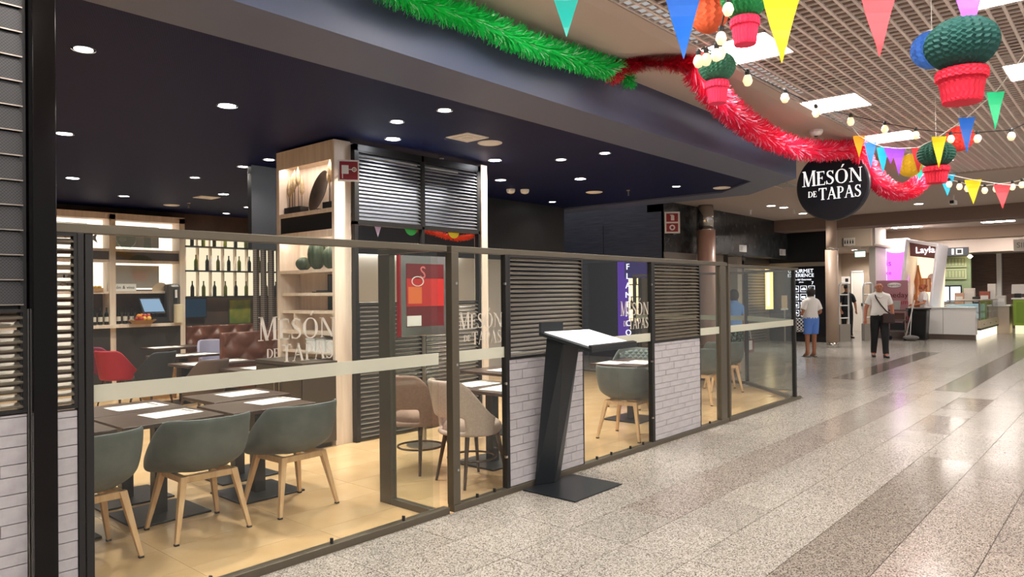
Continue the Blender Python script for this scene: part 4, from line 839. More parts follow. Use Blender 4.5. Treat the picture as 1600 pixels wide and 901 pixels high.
tinsel('tinsel_garland', [(5.68,3.72,3.65),(5.76,3.7,3.74),(5.84,3.68,3.80),(5.86,3.5,3.80),(5.98,3.3,3.78),(6.16,3.12,3.78)], .10, 3800, [DRED, PNK], 'dark red tinsel garland from the knot up to the ceiling edge', seed=3, wd=.0045)
tinsel('tinsel_garland', [(6.16,3.12,3.77),(6.54,3.18,3.70),(7.19,3.30,3.63),(7.99,3.40,3.59),(9.01,3.50,3.58),(9.77,3.45,3.56),(10.49,3.35,3.62),(11.03,3.2,3.69),(11.25,3.08,3.74)], .165, 11000, [PNK, PNKL], 'long pink-red tinsel garland swagging past the end of the dark beam', seed=4, rj=.3, wd=.0045)
tinsel('tinsel_garland', [(11.25,3.08,3.74),(11.77,3.15,3.60),(12.34,3.10,3.37),(13.24,3.10,3.30),(13.88,3.00,3.36),(14.62,2.95,3.61),(14.74,2.90,3.72)], .165, 9000, [PNK, PNKL], 'pink-red tinsel loop hanging right of the round restaurant sign', seed=6, rj=.3, wd=.0055)
FLAG = {n: mat('flag_'+n, c, .32) for n, c in dict(teal='#2fe0d2', blue='#1e78f0', yellow='#f5d312', red='#fb4a52', purple='#a456ee', orange='#f0a020', cyan='#27b8e8', green='#22dc92', sky='#3f8fe0').items()}
STRING = mat('white_cord', '#efe9e2', .6); BCORD = mat('black_cord', '#1d1b1b', .6)
def pennant(top, w_, h_, dirv, m, lab, tilt=0.0, par=None):
    d_ = Vector((dirv[0], dirv[1], 0)).normalized(); nrm = Vector((-d_.y, d_.x, 0)); mb = MB(); n = 6; vs = []
    for i in range(n+1):
        v = i/n; hw = w_/2*(1-v)+.002; c = Vector((0, 0, -h_*v))+nrm*(tilt*v*v*h_+.012*math.sin(v*5))
        for e in (-.0006, .0006): vs += [c-d_*hw+nrm*e, c+d_*hw+nrm*e]
    fs = []
    for i in range(n): a = i*4; fs += [(a, a+1, a+5, a+4), (a+2, a+6, a+7, a+3), (a, a+4, a+6, a+2), (a+1, a+3, a+7, a+5)]
    fs += [(0, 2, 3, 1), (n*4, n*4+1, n*4+3, n*4+2)]
    o = mb.add(vs, fs).build('pennant', m, loc=top); 
    return tag(o, lab, 'pennant')
def sag(a, b, s, n=14): a, b = Vector(a), Vector(b); return [a.lerp(b, k/n)-Vector((0, 0, s*4*(k/n)*(1-k/n))) for k in range(n+1)]
# near string, running towards the camera above the frame
near = [((3.37,2.51,3.47),'teal'),((3.64,1.90,3.31),'blue'),((3.90,1.45,3.25),'yellow'),((4.25,1.05,3.28),'red'),((4.58,.68,3.36),'purple')]
cp = [Vector((3.1, 3.1, 3.84))]+[Vector(p) for p, _ in near]+[Vector((4.9, .2, 3.62)), Vector((5.0, -.1, 3.86))]
tag(MB().tube(cp, .004, 5).build('bunting_cord', STRING), 'white cord carrying the five large near pennants', 'cord')
for (p, c), lab in zip(near, ('teal triangular pennant above the green garland', 'large blue pennant hanging in front of the orange lantern', 'large yellow pennant in front of a ceiling light', 'large coral red pennant at the top of the picture', 'large purple pennant overlapping the biggest paper cactus')):
    pennant(p, .20, .36 if c != 'teal' else .32, (.62, -.78), FLAG[c], lab, .05)
s2 = [(10.21,2.89,3.86),(10.07,2.75,3.67),(9.95,2.58,3.54),(9.84,2.41,3.44),(9.75,2.21,3.38),(9.57,1.96,3.33),(9.05,1.65,3.33),(8.43,1.29,3.37),(7.90,.98,3.46),(7.34,.71,3.60),(6.9,.5,3.86)]
tag(MB().tube([Vector(p) for p in s2], .005, 5).build('bunting_cord', STRING), 'white bunting cord dipping from above the round sign to the right edge', 'cord')
for p, c, hh, lab in [(s2[1],'orange',.28,'small orange pennant next to the garland peak'), (s2[2],'sky',.33,'small blue pennant beside the garland loop'), (s2[3],'cyan',.33,'small turquoise pennant third from the garland peak'), ((9.79,2.31,3.41),'purple',.2,'short lilac pennant behind the turquoise one'), (s2[4],'purple',.33,'slim purple pennant left of the yellow lantern'), (s2[5],'red',.30,'coral pennant between the yellow lantern and the dark paper cactus'),
                   (s2[6],'yellow',.34,'yellow pennant hanging over the dark green paper cactus'), (s2[7],'blue',.35,'royal blue pennant in front of the red lantern'), (s2[8],'green',.34,'emerald pennant at the right edge')]:
    pennant(p, .15, hh, (.5, -.86), FLAG[c], lab, .1)
s3 = [(13.30,3.01,3.86),(12.91,2.69,3.67),(12.68,2.21,3.41),(12.46,1.84,3.26),(12.27,1.46,3.13),(12.23,1.21,3.08),(12.2,.6,3.3),(12.2,.0,3.86)]
tag(MB().tube([Vector(p) for p in s3], .006, 5).build('bunting_cord', STRING), 'far white bunting cord with three wide pennants', 'cord')
for p, c, hh, lab in [((12.86,2.62,3.63),'teal',.24,'little turquoise pennant below the yellow lantern'), ((12.68,2.21,3.41),'cyan',.33,'sky blue pennant right of the red paper pot'), ((12.46,1.84,3.26),'yellow',.36,'bright yellow pennant on the far cord'), ((12.27,1.46,3.13),'red',.34,'coral red pennant at the end of the far cord')]:
    pennant(p, .22, hh, (.35, -.94), FLAG[c], lab, .05)
# honeycomb paper cacti and pleated lanterns
def comb(mb, prof, n, cc, rows=22, amp=.10):
    """honeycomb paper body: n radial folds that swell and pinch alternately"""
    vs = []; m = rows; N = n*2
    for i in range(m+1):
        f = i/m*(len(prof)-1); j = min(int(f), len(prof)-2); u = f-j; r = prof[j][0]*(1-u)+prof[j+1][0]*u; z = prof[j][1]*(1-u)+prof[j+1][1]*u
        for k in range(N): a = 2*PI*(k+(.5 if i % 2 else 0))/N; rr = max(r*(1+(amp if k % 2 else -amp)), .002); vs.append((cc[0]+rr*math.cos(a), cc[1]+rr*math.sin(a), cc[2]+z))
    mb.add(vs, [(i*N+k, i*N+(k+1)%N, (i+1)*N+(k+1)%N, (i+1)*N+k) for i in range(m) for k in range(N)]+[tuple(range(N))[::-1], tuple(range(m*N, m*N+N))]); return mb
def ball(r, h, n=16): return [(r*math.sin(PI*i/n)*(1-.06*math.cos(PI*i/n)), h/2*(1-math.cos(PI*i/n))) for i in range(n+1)]
PG = {k: mat('tissue_'+k, c, .75) for k, c in dict(dark='#0b4a44', mid='#128040', grey='#2f6a50', deep='#104a3c').items()}; TRED = mat('tissue_red', '#e01c3c', .75); TPINK = mat('tissue_pink', '#f0305c', .75)
def paper_cactus(loc, r, h, pr, ph, m, pm, lab, drop):
    t = thing('paper_cactus', lab, 'decoration', loc); comb(MB(), ball(r, h), 24, (0, 0, ph*.95), 30, .045).build('honeycomb_cactus', m, t)
    comb(MB(), [(pr*.72, 0), (pr*.74, ph*.05), (pr*.86, ph*.6), (pr*.88, ph*.68), (pr, ph*.7), (pr, ph*.95), (pr*.94, ph)], 24, (0, 0, 0), 22, .03).build('honeycomb_pot', pm, t)
    MB().tube([(0, 0, ph+h*.9), (0, 0, drop)], .0025, 4).build('hanging_thread', STRING, t)
paper_cactus((4.66,.735,2.685), .178, .30, .128, .185, PG['dark'], TRED, 'largest honeycomb paper cactus in a red pot, upper right', 3.885-2.685)
paper_cactus((4.45,1.89,3.23), .145, .28, .092, .17, PG['mid'], TPINK, 'honeycomb paper cactus with a pink-red pot cut off by the top edge', 3.885-3.23)
paper_cactus((4.89,2.29,3.01), .128, .22, .082, .16, PG['grey'], TPINK, 'grey-green honeycomb paper cactus in front of the pink garland', 3.885-3.01)
paper_cactus((9.37,1.74,2.86), .19, .30, .135, .19, PG['deep'], TRED, 'dark green honeycomb paper cactus among the small pennants', 3.885-2.86)
def lantern(loc, r, m, lab, drop):
    t = thing('paper_lantern', lab, 'lantern', loc); comb(MB(), ball(r, r*2.0, 20), 14, (0, 0, -r), 20, .045).build('pleated_ball', m, t); MB().lathe([(.03, 0), (.03, .015)], 12, (0, 0, r-.01)).build('collar', STRING, t); MB().tube([(0, 0, r), (0, 0, drop)], .0025, 4).build('hanging_thread', STRING, t)
lantern((4.86,2.33,3.66), .135, mat('lantern_orange', '#f4683c', .7), 'orange pleated paper lantern behind the blue pennant', .225)
lantern((5.46,1.03,3.25), .125, mat('lantern_blue', '#3c7ae0', .7), 'blue pleated paper lantern behind the largest paper cactus', .635)
lantern((10.01,1.61,3.45), .15, mat('lantern_red', '#f03a30', .7), 'red pleated paper lantern behind the royal blue pennant', .435)
lantern((10.62,2.28,3.29), .15, mat('lantern_yellow', '#e6b81e', .7), 'yellow pleated paper lantern right of the slim purple pennant', .595)
# festoon lights
BULB = mat('bulb_glass', '#fff2d8', .15, emit=.5, emitcol='#ffe0a0')
def bulb(loc, lab, grp, r=.036, cap=BCORD):
    t = thing('festoon_bulb', lab, 'bulb', loc, 0, grp); MB().lathe([(.004, -2.4*r), (r*.6, -2.2*r), (r, -1.3*r), (r*.75, -.45*r), (r*.42, -.1*r)], 12).build('globe', BULB, t, smooth=True); MB().lathe([(r*.45, -.15*r), (r*.5, .6*r), (r*.3, 1.0*r)], 10).build('socket', cap, t)
tag(MB().tube([(4.15,1.86,3.86),(4.18,1.88,3.44),(4.25,1.96,3.30),(4.36,2.05,3.25),(4.34,2.14,3.23),(4.5,2.2,3.3),(4.9,2.28,3.36),(5.27,2.31,3.40),(5.62,2.37,3.42),(6.62,2.44,3.49),(7.43,2.43,3.50),(8.30,2.35,3.55),(8.87,2.15,3.53),(9.21,1.91,3.48),(9.36,1.59,3.41),(9.32,1.33,3.37),(9.21,1.01,3.33),(9.1,.5,3.5),(9.1,.1,3.86)], .005, 5).build('festoon_cable', BCORD), 'thin dark festoon cable of round bulbs crossing the grid ceiling', 'cable')
for p, lab in zip([(4.18,1.88,3.42),(4.25,1.96,3.28),(4.33,2.03,3.21),(4.43,2.05,3.25),(4.34,2.16,3.20),(4.37,2.12,3.21)], ('topmost big festoon bulb near the top edge, before the paper cactus', 'second big festoon bulb from the top edge', 'left bulb of the pair just above the grey-green paper cactus', 'right bulb of the pair just above the grey-green paper cactus', 'left bulb of the bunch left of the grey-green cactus', 'right bulb of the bunch left of the grey-green cactus')):
    bulb(p, lab, 'festoon bulbs', .036)
for p, lab in zip([(5.62,2.37,3.40),(6.62,2.44,3.47),(7.43,2.43,3.48),(8.30,2.35,3.53),(8.87,2.15,3.51),(9.21,1.91,3.46),(9.36,1.59,3.39),(9.32,1.33,3.35),(9.21,1.01,3.31)], ('first bulb right of the grey-green paper cactus', 'second bulb right of the grey-green cactus', 'bulb in front of the light panel above the round sign', 'bulb right above the peak of the pink garland', 'second bulb right of the garland peak', 'third bulb right of the garland peak', 'bulb left of the royal blue pennant tip', 'bulb right of the royal blue pennant', 'last near bulb by the right edge')):
    bulb(p, lab, 'festoon bulbs', .040)
s4 = [(12.9,2.6,3.5),(12.70,2.19,3.33),(12.85,2.02,3.27),(13.06,1.78,3.23),(13.17,1.65,3.25),(13.34,1.46,3.28),(13.43,1.35,3.31),(13.6,.8,3.6),(13.6,.4,3.86)]
tag(MB().tube([Vector(p) for p in [(12.95,2.9,3.86)]+s4], .006, 5).build('festoon_cable', STRING), 'far white festoon cable below the pennant cord', 'cable')
for p, lab in zip([(12.70,2.19,3.31),(12.80,2.07,3.27),(12.88,1.98,3.24),(13.06,1.78,3.21),(13.17,1.65,3.23),(13.34,1.46,3.26),(13.43,1.35,3.29)], ('far bulb right beside the red paper pot', 'far bulb second from the red paper pot', 'far bulb left of the yellow pennant', 'far bulb right of the yellow pennant', 'far bulb left of the coral pennant', 'far bulb right of the coral pennant', 'far bulb at the right edge')):
    bulb(p, lab, 'far festoon bulbs', .045)

# ================================================================== ROUND SIGN
t = thing('round_sign', 'round navy hanging sign reading MESÓN DE TAPAS', 'sign', (11.58, 3.55, 3.262), -PI/2-.04)
dk = MB().lathe([(.52, -.05), (.54, -.04), (.54, .04), (.52, .05)], 56); dk.v = [(x, z, y) for x, y, z in dk.v]; dk.build('disc', mat('sign_navy', '#11131f', .4), t)
lo = logo(.90, -.008, 0).build('lettering', mat('sign_white', '#ffffff', .5, emit=.55), t); lo.location = (-.45, -.0505, -.30)
for sx in (-.3, .3): MB().tube([(sx, 0, .45), (sx, 0, .61)], .008, 6).build('hanging_rod', BLACKP, t)

# ================================================================== FAR END OF THE CONCOURSE
FACEX = (PI/2, 0, -PI/2)       # text that faces back along the concourse
# corner-mounted fire equipment sign on the marble pier
t = thing('fire_sign', 'folded white and red fire equipment sign on the dark marble pier', 'sign', (15.68, 8.645, 3.06))
for sx in (-1, 1):
    fp = MB().box(0, .36, -.008, .008, 0, .52).build('sign_plate', WHITE, t, rz=(PI*.28 if sx > 0 else PI*.72)); fp.location = (0, -.30, 0)
    for j, (x0, z0) in enumerate(((.04, .28), (.04, .04))):
        for yy in (-.011, .011): MB().box(x0, x0+.28, yy-.002, yy+.002, z0, z0+.2).build('red_field', REDSIGN, fp)
        for yy in (-.0145, .0145):
            if j == 0: MB().box(.13, .21, yy-.0015, yy+.0015, z0+.03, z0+.15).box(.15, .23, yy-.0015, yy+.0015, z0+.15, z0+.17).build('extinguisher_symbol', WHITE, fp)
            else:
                r_ = MB().lathe([(.07, -.0015), (.07, .0015), (.035, .0015), (.035, -.0015)], 18, cap=False); r_.v = [(x+.18, z+yy, y+z0+.1) for x, y, z in r_.v]; r_.build('button_symbol', WHITE, fp)
def column(x, y, r, zt, lab, low, up, top=3.85):
    t = thing('round_column', lab, 'column', (x, y, 0)); MB().lathe([(r*.93, .0), (r*.93, .16)], 32).build('base_ring', CHROME, t, smooth=True); MB().lathe([(r, .16), (r, zt)], 40).build('cladding', low, t, smooth=True); MB().lathe([(r*.84, zt), (r*.84, top)], 32).build('shaft', up, t, smooth=True); MB().lathe([(r+.01, zt-.01), (r+.01, zt+.01)], 32).build('collar', CHROME, t)
column(17.05, 8.33, .225, 3.22, 'round taupe column with a mirror steel upper half at the marble pier', mat('column_pink', '#cfa695', .35), CHROME)
column(21.6, 6.68, .172, 2.83, 'round taupe column between the lit menu board and the security gates', TAUPE, TAUPE)
for x, lab in ((19.98, 'small white notice on the dark marble lintel, left one'), (23.03, 'small white notice on the dark marble lintel near the corner')):
    t = thing('wall_notice', lab, 'notice', (x, 8.64, 2.78)); MB().box(-.2, .2, -.02, 0, 0, .2).build('plate', WHITE, t); MB().box(-.16, -.02, -.023, -.02, .04, .16).build('symbol', RIM, t)
    t.rotation_euler.z = -.12
# shopfronts behind the lintel
t = thing('roller_shutter', 'closed grey roller shutter seen through the last glass pane', 'shutter', (22.6, 9.35, 0)); me = MB().box(-.95, .95, -.012, .012, -.036, .036).mesh('slat', mat('shutter_grey', '#8d857c', .4, .3))
for k in range(27): inst('slat', me, t, (0, 0, .05+.092*k), (.25, 0, 0))
for sx in (-1, 1): MB().box(sx*.97-.03, sx*.97+.03, -.05, .05, 0, 2.6).build('guide_rail', STEEL, t)
MB().box(-1, 1, -.1, .1, 2.5, 2.7).build('shutter_box', STEEL, t)
t = thing('lit_poster', 'glowing yellow menu poster in front of the roller shutter', 'poster', (23.1, 9.1, 1.05)); MB().box(-.28, .28, -.02, .02, 0, 1.32).build('lightbox', emis('poster_glow', '#ffd890', 2.2), t); MB().box(-.3, .3, -.025, .025, -.03, 0).box(-.3, .3, -.025, .025, 1.32, 1.35).build('frame', STEEL, t); MB().box(-.25, -.03, -.024, -.02, .1, 1.2).build('white_column', emis('poster_white', '#fff6e0', 2.2), t)
t = thing('sign_stand', 'slim metal sign stand on the floor before the shutter', 'stand', (22.4, 8.35, 0)); MB().lathe([(.2, 0), (.2, .02), (.03, .03)], 20).build('base', STEEL, t); MB().tube([(0, 0, .02), (0, 0, 1.1)], .025, 8).build('pole', STEEL, t); MB().box(-.25, .25, -.02, .02, 1.05, 1.1).build('shelf', WHITE, t); MB().box(-.22, .22, -.01, .01, 1.1, 1.5).build('card', mat('card_cream', '#d9b88c', .6), t)
for x in (18.3, 19.6, 20.9): struct(MB().box(x, x+.32, 9.2, 9.5, 0, 2.7).build('trim_%d' % (10+int((x-18.3)/1.2)), mat('shopfront_beige', '#a39484', .7)))
t = thing('shop_counter', 'dim shop counter behind the beige shopfront posts', 'counter', (20.1, 10.05, 0)); MB().box(-1.6, 1.6, -.25, .25, 0, 1.0).build('front', mat('counter_taupe', '#84725f', .6), t); MB().box(-1.65, 1.65, -.3, .3, 1.0, 1.05).build('top', WHITE, t)
# flamenco bar in the passage wall
struct(MB().box(18.2, 18.3, 9.1, 12.5, 0, 3.0).build('wall_bar_rear', mat('bar_rear', '#2a2440', .6))); struct(MB().box(15.6, 18.3, 9.1, 12.5, 2.6, 2.66).build('ceiling_bar', BLACKP))
t = thing('purple_portal', 'purple glowing bar portal in the passage seen through the middle glass', 'portal', (15.5, 9.85, 0)); MB().box(-.1, .1, -.1, .1, 0, 2.42).build('pillar', emis('purple_glow', '#6a3fb8', .55), t); MB().box(-.08, .1, -.75, -.1, 2.0, 2.42).build('header', emis('purple_dim', '#4a3a80', .4), t); MB().box(-.06, .1, .1, 1.0, 0, 2.42).build('dark_panel', mat('portal_navy', '#23253c', .3), t)
for k, ch in enumerate('FLAMENCO'): text_obj('letter', ch, .21, emis('letter_white', '#e8e6ff', 1.4), t, (-.12, -.22, 2.28-.235*k), (PI/2, PI/2*0, -PI/2), .01)
t = thing('lit_bar_back', 'warm lit shelves of the bar beyond the purple portal', 'shelf', (17.9, 10.9, .8)); MB().box(0, .05, -.8, .6, 0, 1.6).build('lit_panel', emis('bar_warm', '#ffdca8', 1.8), t)
for k in range(4): MB().box(-.15, 0, -.8, .6, .35*k, .35*k+.03).build('shelf', WOODL, t)
for k in range(9): bottle(17.82, 10.2+.14*k, .83+.35*(k % 3)+.35, 'small bottle on the lit shelves beyond the purple portal', 'bottles beyond the purple portal', bmg if k % 2 else bme)
# lit menu board
t = thing('menu_board', 'tall black illuminated menu board reading GOURMET EXPERIENCE', 'board', (23.58, 8.0, 0)); MB().box(-.05, 0, -.52, .55, .25, 2.40).build('panel', mat('board_gloss', '#0c0e14', .25), t); WL = emis('board_white', '#f2f6ff', 1.5)
text_obj('lettering', 'GOURMET', .17, WL, t, (-.055, .24, 2.27), FACEX, .002); text_obj('lettering', 'EXPERIENCE', .15, WL, t, (-.055, .24, 2.13), FACEX, .002); text_obj('lettering', 'Club del Gourmet', .085, WL, t, (-.055, .22, 2.0), FACEX, .002); text_obj('lettering', 'planta', .06, WL, t, (-.055, .22, 1.92), FACEX, .002); text_obj('lettering', '7', .14, WL, t, (-.055, -.13, 1.88), FACEX, .002)
for r in range(5):
    for c in range(3):
        if c == 2 and r > 0 and r > 2: continue
        yy, zz = .40-.25*c, 1.60-.26*r
        f_ = MB().box(-.058, -.054, yy-.10, yy+.10, zz, zz+.012).box(-.058, -.054, yy-.10, yy+.10, zz+.188, zz+.2).box(-.058, -.054, yy-.10, yy-.088, zz, zz+.2).box(-.058, -.054, yy+.088, yy+.10, zz, zz+.2).build('icon_frame', WL, t)
        if (r+c) % 3 == 0: ic = MB().lathe([(.06, 0), (.05, .04), (.02, .06)], 14); ic.v = [(-.056+.02*0-abs(y)*.02, yy+x, zz+.07+z*1.2) for x, y, z in ic.v]
        elif (r+c) % 3 == 1: ic = MB().box(-.058, -.054, yy-.06, yy+.06, zz+.06, zz+.11).box(-.058, -.054, yy-.04, yy+.03, zz+.11, zz+.14)
        else: ic = MB().box(-.058, -.054, yy-.05, yy+.05, zz+.05, zz+.13).box(-.058, -.054, yy+.05, yy+.07, zz+.07, zz+.12)
        ic.build('dish_icon', WL, f_)
# corridor signs
t = thing('toilet_sign', 'white pictogram sign for the toilets above the corridor', 'sign', (25.89, 7.43, 3.15)); MB().box(-.04, 0, -.19, .19, 0, .27).build('plate', mat('sign_cream', '#d9cfc0', .5), t); MB().box(-.045, -.04, .17, .19, 0, .27).build('edge', BLACKP, t)
for k, yy in enumerate((.12, .04, -.05, -.13)): MB().box(-.046, -.041, yy-.018, yy+.018, .07, .17).box(-.046, -.041, yy-.012, yy+.012, .18, .205).build('pictogram', BLACKP, t)
tag(MB().box(25.86, 25.89, 7.36, 7.48, 2.97+.17, 3.05+.17).build('small_plate', WHITE), 'tiny white plate just under the toilet sign', 'plate')
t = thing('exit_sign', 'small glowing green exit sign hanging in the corridor mouth', 'sign', (26.3, 7.2, 2.78)); MB().box(-.02, .02, -.16, .16, 0, .18).build('lightbox', emis('exit_green', '#c8f5e0', 1.6), t); MB().box(-.03, .03, -.2, .2, .18, .24).build('housing', WHITE, t); MB().box(-.01, .01, -.01, .01, .24, .36).build('hanger', WHITE, t)
t = thing('wall_switch', 'framed white plate on the corridor rear wall', 'plate', (30.97, 9.05, 1.9)); MB().box(-.03, .03, -.18, .18, 0, .3).build('plate', WHITE, t); MB().box(-.035, -.03, -.12, .0, .08, .22).build('symbol', BLACKP, t)
def gate(x, y, lab, rz):
    t = thing('security_gate', lab, 'gate', (x, y, 0), rz); t.scale = (1, .62, 1); GW = mat('gate_white', '#d8d8d6', .4)
    MB().tube([(-.02, .27, .05), (-.02, .27, 1.7), (-.02, .22, 1.82), (-.02, .12, 1.86), (-.02, -.22, 1.86), (-.02, -.27, 1.80), (-.02, -.27, .05)], .032, 8).build('loop', GW, t)
    for z in (.75, 1.15, 1.5): MB().tube([(-.02, -.27, z), (-.02, .27, z)], .02, 8).build('rung', GW, t)
    MB().box(-.08, .06, -.3, .3, 0, .55).build('foot', mat('gate_foot', '#8d857c', .5), t)
gate(24.4, 7.2, 'white anti-theft gate in front of the man in black', .9); gate(25.3, 6.72, 'white anti-theft gate behind the man in the polo shirt', .9)
# ---- ice cream kiosk
PINK = mat('kiosk_pink', '#c45ad8', .5, emit=1.15, emitcol='#cf6ae6'); KWHITE = mat('kiosk_white', '#f3eef2', .3); KX = 28.5
t = thing('kiosk_wall', 'pink-lit kiosk wall with a white oval sign', 'kiosk', (KX, 6.7, 0)); MB().box(0, .3, -.50, .55, 0, 3.48).build('wall', KWHITE, t); MB().box(-.03, 0, -.50, .20, 1.95, 3.1).build('pink_panel', PINK, t); MB().box(-.03, 0, .20, .55, 1.95, 3.46).build('white_panel', emis('kiosk_white_glow', '#f3e6ff', 1.3), t)
ov = MB().lathe([(.36, 0), (.36, .05), (.33, .06)], 36, ry=.42); ov.v = [(-z-.03, x-.14, y+3.12) for x, y, z in ov.v]; ov.build('oval_sign', emis('oval_white', '#ffffff', 2.0), t)
text_obj('lettering', 'Paris', .30, mat('script_magenta', '#b02ac0', .5), t, (-.04, .33, 2.6), FACEX, .002); text_obj('lettering', 'fine ice', .2, MATS['script_magenta'], t, (-.04, .33, 2.25), FACEX, .002)
t = thing('kiosk_portal', 'slanted white kiosk portal with a glowing name sign', 'kiosk', (0, 0, 0))
OUT = [(6.16,3.42),(5.15,3.20),(5.40,1.0),(6.45,1.0)]; INN = [(6.07,3.30),(5.24,3.11),(5.49,1.0),(6.34,1.0)]
def ring(poly_o, poly_i, x0, x1, idx): 
    mb = MB()
    for a, b in idx: o1, o2, i1, i2 = poly_o[a], poly_o[b], poly_i[a], poly_i[b]; mb.hexa([(x0,)+o1, (x0,)+o2, (x0,)+i2, (x0,)+i1], [(x1,)+o1, (x1,)+o2, (x1,)+i2, (x1,)+i1])
    return mb
ring(OUT, INN, 27.95, 29.6, [(0, 1), (1, 2), (3, 0)]).build('arch', KWHITE, t, bevel=.02)
NICHE_GLOW = emis('niche_glow', '#ffdfb0', 1.5); MB().add([(29.5,6.2,1.0),(29.5,5.3,1.0),(29.5,5.2,3.2),(29.5,6.1,3.35)], [(0,1,2,3)]).build('niche_back', NICHE_GLOW, t)  # warm light on the niche back is put into a glowing material
MB().hexa([(28.05,6.05,2.82),(28.05,5.30,2.70),(28.15,5.30,2.70),(28.15,6.05,2.82)], [(28.05,6.06,3.29),(28.05,5.25,3.10),(28.15,5.25,3.10),(28.15,6.06,3.29)]).build('sign_panel', mat('kiosk_brown', '#6a3a36', .4), t)
text_obj('lettering', 'Layla', .30, emis('script_white', '#ffffff', 3), t, (28.03, 5.58, 3.0), FACEX, .01)
ck = MB().lathe([(.17, 0), (.17, .04), (.15, .05)], 28); ck.v = [(29.45-z, 5.62+x, 2.05+y) for x, y, z in ck.v]; ck.build('round_plate', KWHITE, t)
t = thing('soft_serve_machine', 'tall copper and glass dispenser inside the kiosk portal', 'dispenser', (29.0, 6.0, 1.02))
kc = thing('kiosk_bench', 'white kiosk bench under the copper dispenser', 'counter', (29.0, 5.85, 0)); MB().box(-.25, .4, -.45, .4, 0, .88).build('body', KWHITE, kc); MB().box(-.28, .42, -.47, .42, .88, .92).build('top', STEEL, kc); MB().lathe([(.16, 0), (.16, .4), (.1, .5), (.14, .9), (.05, 1.3), (.03, 1.5)], 18).build('body', mat('copper', '#c98a5c', .3, .7), t, smooth=True); MB().box(-.12, .12, -.2, .2, -.1, 0).build('base', KWHITE, t)
t = thing('bottle_board', 'orange framed bottle board behind the kiosk worker', 'board', (29.4, 5.82, 1.55)); MB().box(-.03, .03, -.14, .14, 0, .5).build('board', mat('board_orange', '#d98a5a', .5), t); MB().box(-.04, -.03, -.1, -.02, .04, .46).box(-.04, -.03, .02, .1, .04, .46).build('panels', mat('board_cream', '#f6e2c2', .5), t)
# banner
t = thing('promo_banner', 'dusty pink ice cream banner standing behind the man in the polo shirt', 'banner', (26.9, 6.35, 0)); MB().box(-.02, .02, -.47, .5, .25, 1.96).build('panel', mat('banner_pink', '#a8747a', .6), t); MB().box(-.2, .2, -.5, .53, 0, .25).build('foot', mat('banner_foot', '#6a5c58', .6), t)
ov = MB().lathe([(.22, 0), (.22, .008)], 30, ry=.38); ov.v = [(-z-.022, x-.06, y+1.80) for x, y, z in ov.v]; ov.build('oval_logo', WHITE, t)
text_obj('lettering', 'Häagen-Dazs', .085, mat('logo_maroon', '#5a1420', .5), t, (-.034, -.06, 1.80), FACEX, .001); text_obj('lettering', 'someday', .26, MATS['logo_maroon'], t, (-.026, -.02, 1.46), FACEX, .001); text_obj('lettering', 'ice cream', .24, mat('logo_red', '#a81c2c', .5), t, (-.026, -.02, 1.22), FACEX, .001)
# cleaning trolley, waste bin
t = thing('cleaning_trolley', 'cleaning trolley with bucket, trays and mop poles beside the banner', 'trolley', (25.9, 5.98, 0)); 
for z in (.28, .62, .95): MB().box(-.2, .2, -.28, .28, z, z+.05).build('tray', mat('trolley_grey', '#57504c', .6), t)
for sx in (-1, 1):
    for sy in (-1, 1): MB().tube([(sx*.18, sy*.26, .12), (sx*.18, sy*.26, 1.0)], .015, 6).build('post', STEEL, t); MB().sphere((sx*.18, sy*.26, .06), .06, 12, 8, .5).build('wheel', BLACKP, t)
MB().lathe([(.13, 0), (.16, .26), (.165, .28)], 18, (0, .06, 1.0)).build('bucket', mat('bucket_steel', '#b7b2ad', .3, .5), t); MB().tube([(-.1, -.25, .1), (.05, -.5, 1.3)], .014, 6).build('mop_pole', WHITE, t); MB().tube([(-.1, -.38, .1), (.02, -.44, 1.25)], .012, 6).build('mop_pole', WHITE, t)
MB().sphere((-.15, -.42, .1), .17, 14, 8, 1, 1.4, .5).build('mop_head', mat('mop_grey', '#6d6a68', .9), t); MB().box(-.12, .1, -.2, .2, .34, .56).build('black_box', BLACKP, t); MB().box(-.12, .1, -.2, .2, .68, .88).build('brown_box', mat('box_brown', '#5c4038', .7), t)
t = thing('waste_bin', 'big black lined waste bin between the trolley and the white counter', 'bin', (26.4, 5.47, 0)); MB().hexa([(-.22,-.24,.05),(.22,-.24,.05),(.22,.24,.05),(-.22,.24,.05)], [(-.27,-.29,.98),(.27,-.29,.98),(.27,.29,.98),(-.27,.29,.98)]).build('liner', mat('bag_black', '#141416', .3, bump=(12, .9)), t, bevel=.03); MB().box(-.3, .3, -.32, .32, .98, 1.04).build('rim', BLACKP, t, bevel=.02); MB().box(-.2, .2, -.22, .22, 0, .05).build('base', BLACKP, t)
MB().hexa([(-.3,.16,.62),(-.3,.36,.52),(-.28,.36,.52),(-.28,.16,.62)], [(-.3,.24,.80),(-.3,.44,.68),(-.28,.44,.68),(-.28,.24,.80)]).build('red_cloth', mat('cloth_red', '#b0404a', .7), t)
